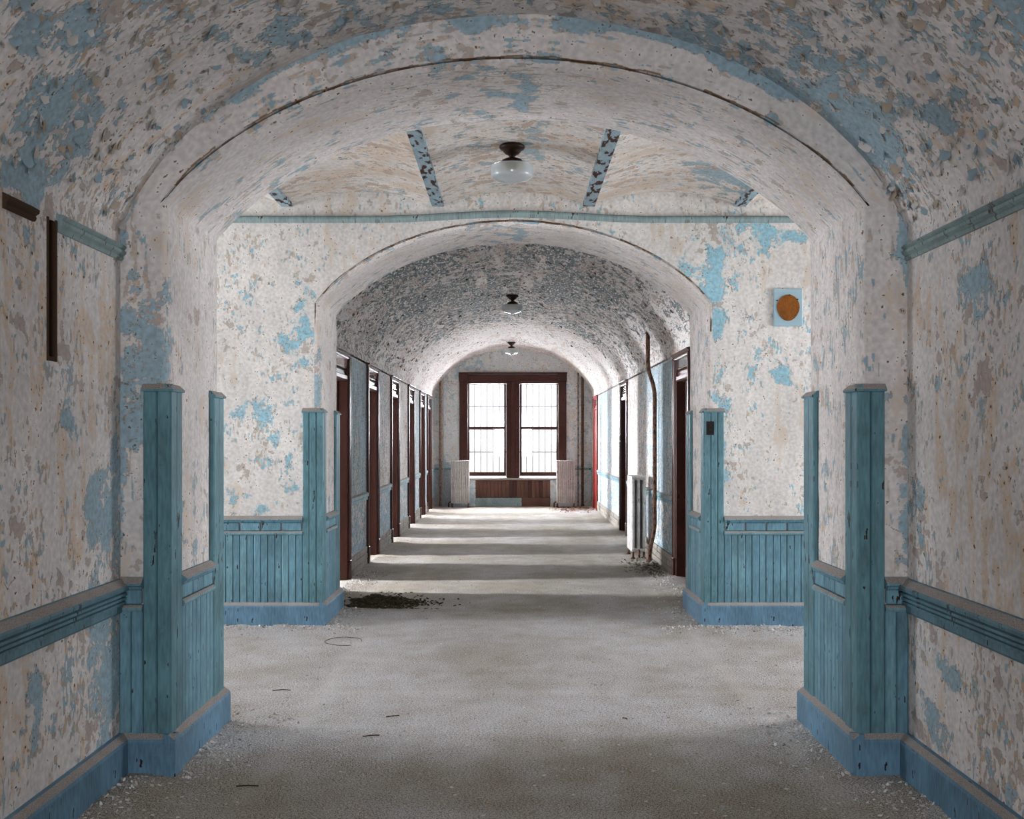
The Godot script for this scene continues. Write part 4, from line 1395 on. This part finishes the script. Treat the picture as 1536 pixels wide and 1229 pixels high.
	var white := [Color(0.62, 0.60, 0.58), Color(0.55, 0.52, 0.49), Color(0.30, 0.40, 0.46), Color(0.45, 0.38, 0.30)]
	for k in 2600:
		var t := r.randf_range(0.32, PI - 0.32)
		var d := r.randf_range(3.2, DA - 0.02)
		var q := vault_at(t, SPRING, 3.51)
		var p := Vector3(q.x, q.y, -d)
		var nn := -Vector3(cos(t) / 1.9, sin(t) / 1.41, 0).normalized()
		var turn := r.randf_range(-0.9, 0.9) + (PI if r.randf() < 0.15 else 0.0)
		var along := Vector3(0, 0, 1)
		var zz := (along.cross(nn) * signf(cos(t) + 0.001)).rotated(nn, turn)
		var s := 0.008 + 0.045 * pow(r.randf(), 3.0)
		var bs := Basis(nn.cross(zz), nn, zz).orthonormalized().scaled_local(Vector3(s * r.randf_range(0.8, 1.8), s * r.randf_range(0.25, 0.9), s))
		curls.append([Transform3D(bs, p + nn * 0.001), white[mini(3, int(r.randf() * 4.6) % 4)]])
	scatter("paint_curls", curl_mesh(), M.flake, curls, "curled flakes of paint hanging from the hall vault", "paint flakes")
	curls = []
	var grey := [Color(0.50, 0.48, 0.47), Color(0.15, 0.19, 0.21), Color(0.22, 0.26, 0.28), Color(0.62, 0.60, 0.60), Color(0.16, 0.10, 0.07)]
	for k in 5000:
		var t := r.randf_range(0.34, PI - 0.34)
		var d := DD + 12.5 * pow(r.randf(), 1.3)
		if d > 18.5 and r.randf() < 0.8:
			continue
		var q := vault_at(t, 2.48, 3.62)
		var p := Vector3(q.x, q.y, -d)
		var nn := -Vector3(cos(t) / 1.9, sin(t) / 1.41, 0).normalized()
		var zz := (Vector3(0, 0, 1).cross(nn)).rotated(nn, r.randf() * TAU)
		var s := 0.012 + 0.03 * pow(r.randf(), 2.5)
		var bs := Basis(nn.cross(zz), nn, zz).orthonormalized().scaled_local(Vector3(s * r.randf_range(0.8, 1.6), s * r.randf_range(0.3, 1.0), s))
		curls.append([Transform3D(bs, p), grey[r.randi() % 5]])
	scatter("paint_curls", curl_mesh(), M.flake, curls, "curled grey flakes of paint hanging from the corridor vault", "paint flakes")
	# loose strips and a wire loop on the floor
	var strips := [[-1.18, 4.74, 0.10, 0.3, "rotten"], [-0.74, 5.56, 0.09, 0.3, "rotten"], [-1.42, 6.53, 0.11, 0.1, "rotten"], [-0.67, 5.95, 0.08, 0.5, "rust"], [0.62, 5.9, 0.05, 2.0, "rotten"]]
	var where := ["lying inside the hall short of the near arch", "under the crown of the near arch", "on the cross hall floor near the slot side pier", "on the cross hall floor near its middle", "on the floor beneath the near arch, curled tightest"]
	for k in strips.size():
		var q: Array = strips[k]
		var path := []
		for j in 9:
			var t := j / 8.0 - 0.5
			var x: float = q[0] + cos(q[3]) * t * q[2] - sin(q[3]) * t * t * q[2] * 0.6
			var d: float = q[1] + sin(q[3]) * t * q[2] * 0.6
			path.append(Vector3(x, ground(x, d) + 0.006 + 0.008 * (0.25 - t * t), -d))
		var b := MB.new()
		b.tube(path, 0.0032, 6)
		tag(put(numbered("loose_strip"), b.to(), M[q[4]]), "thin brown splinter of wood %s" % where[k], "splinter", "loose splinters on the floor")
	var ring := []
	for j in 28:
		var q := TAU * j / 32
		var x := -1.30 + cos(q) * 0.14
		var d := 8.15 + sin(q) * 0.16
		ring.append(Vector3(x, ground(x, d) + 0.008, -d))
	var lb := MB.new()
	lb.tube(ring, 0.0022, 6, false)
	tag(put("wire_loop", lb.to(), M.rotten), "loop of dark wire lying on the cross hall floor by the second arch", "wire")
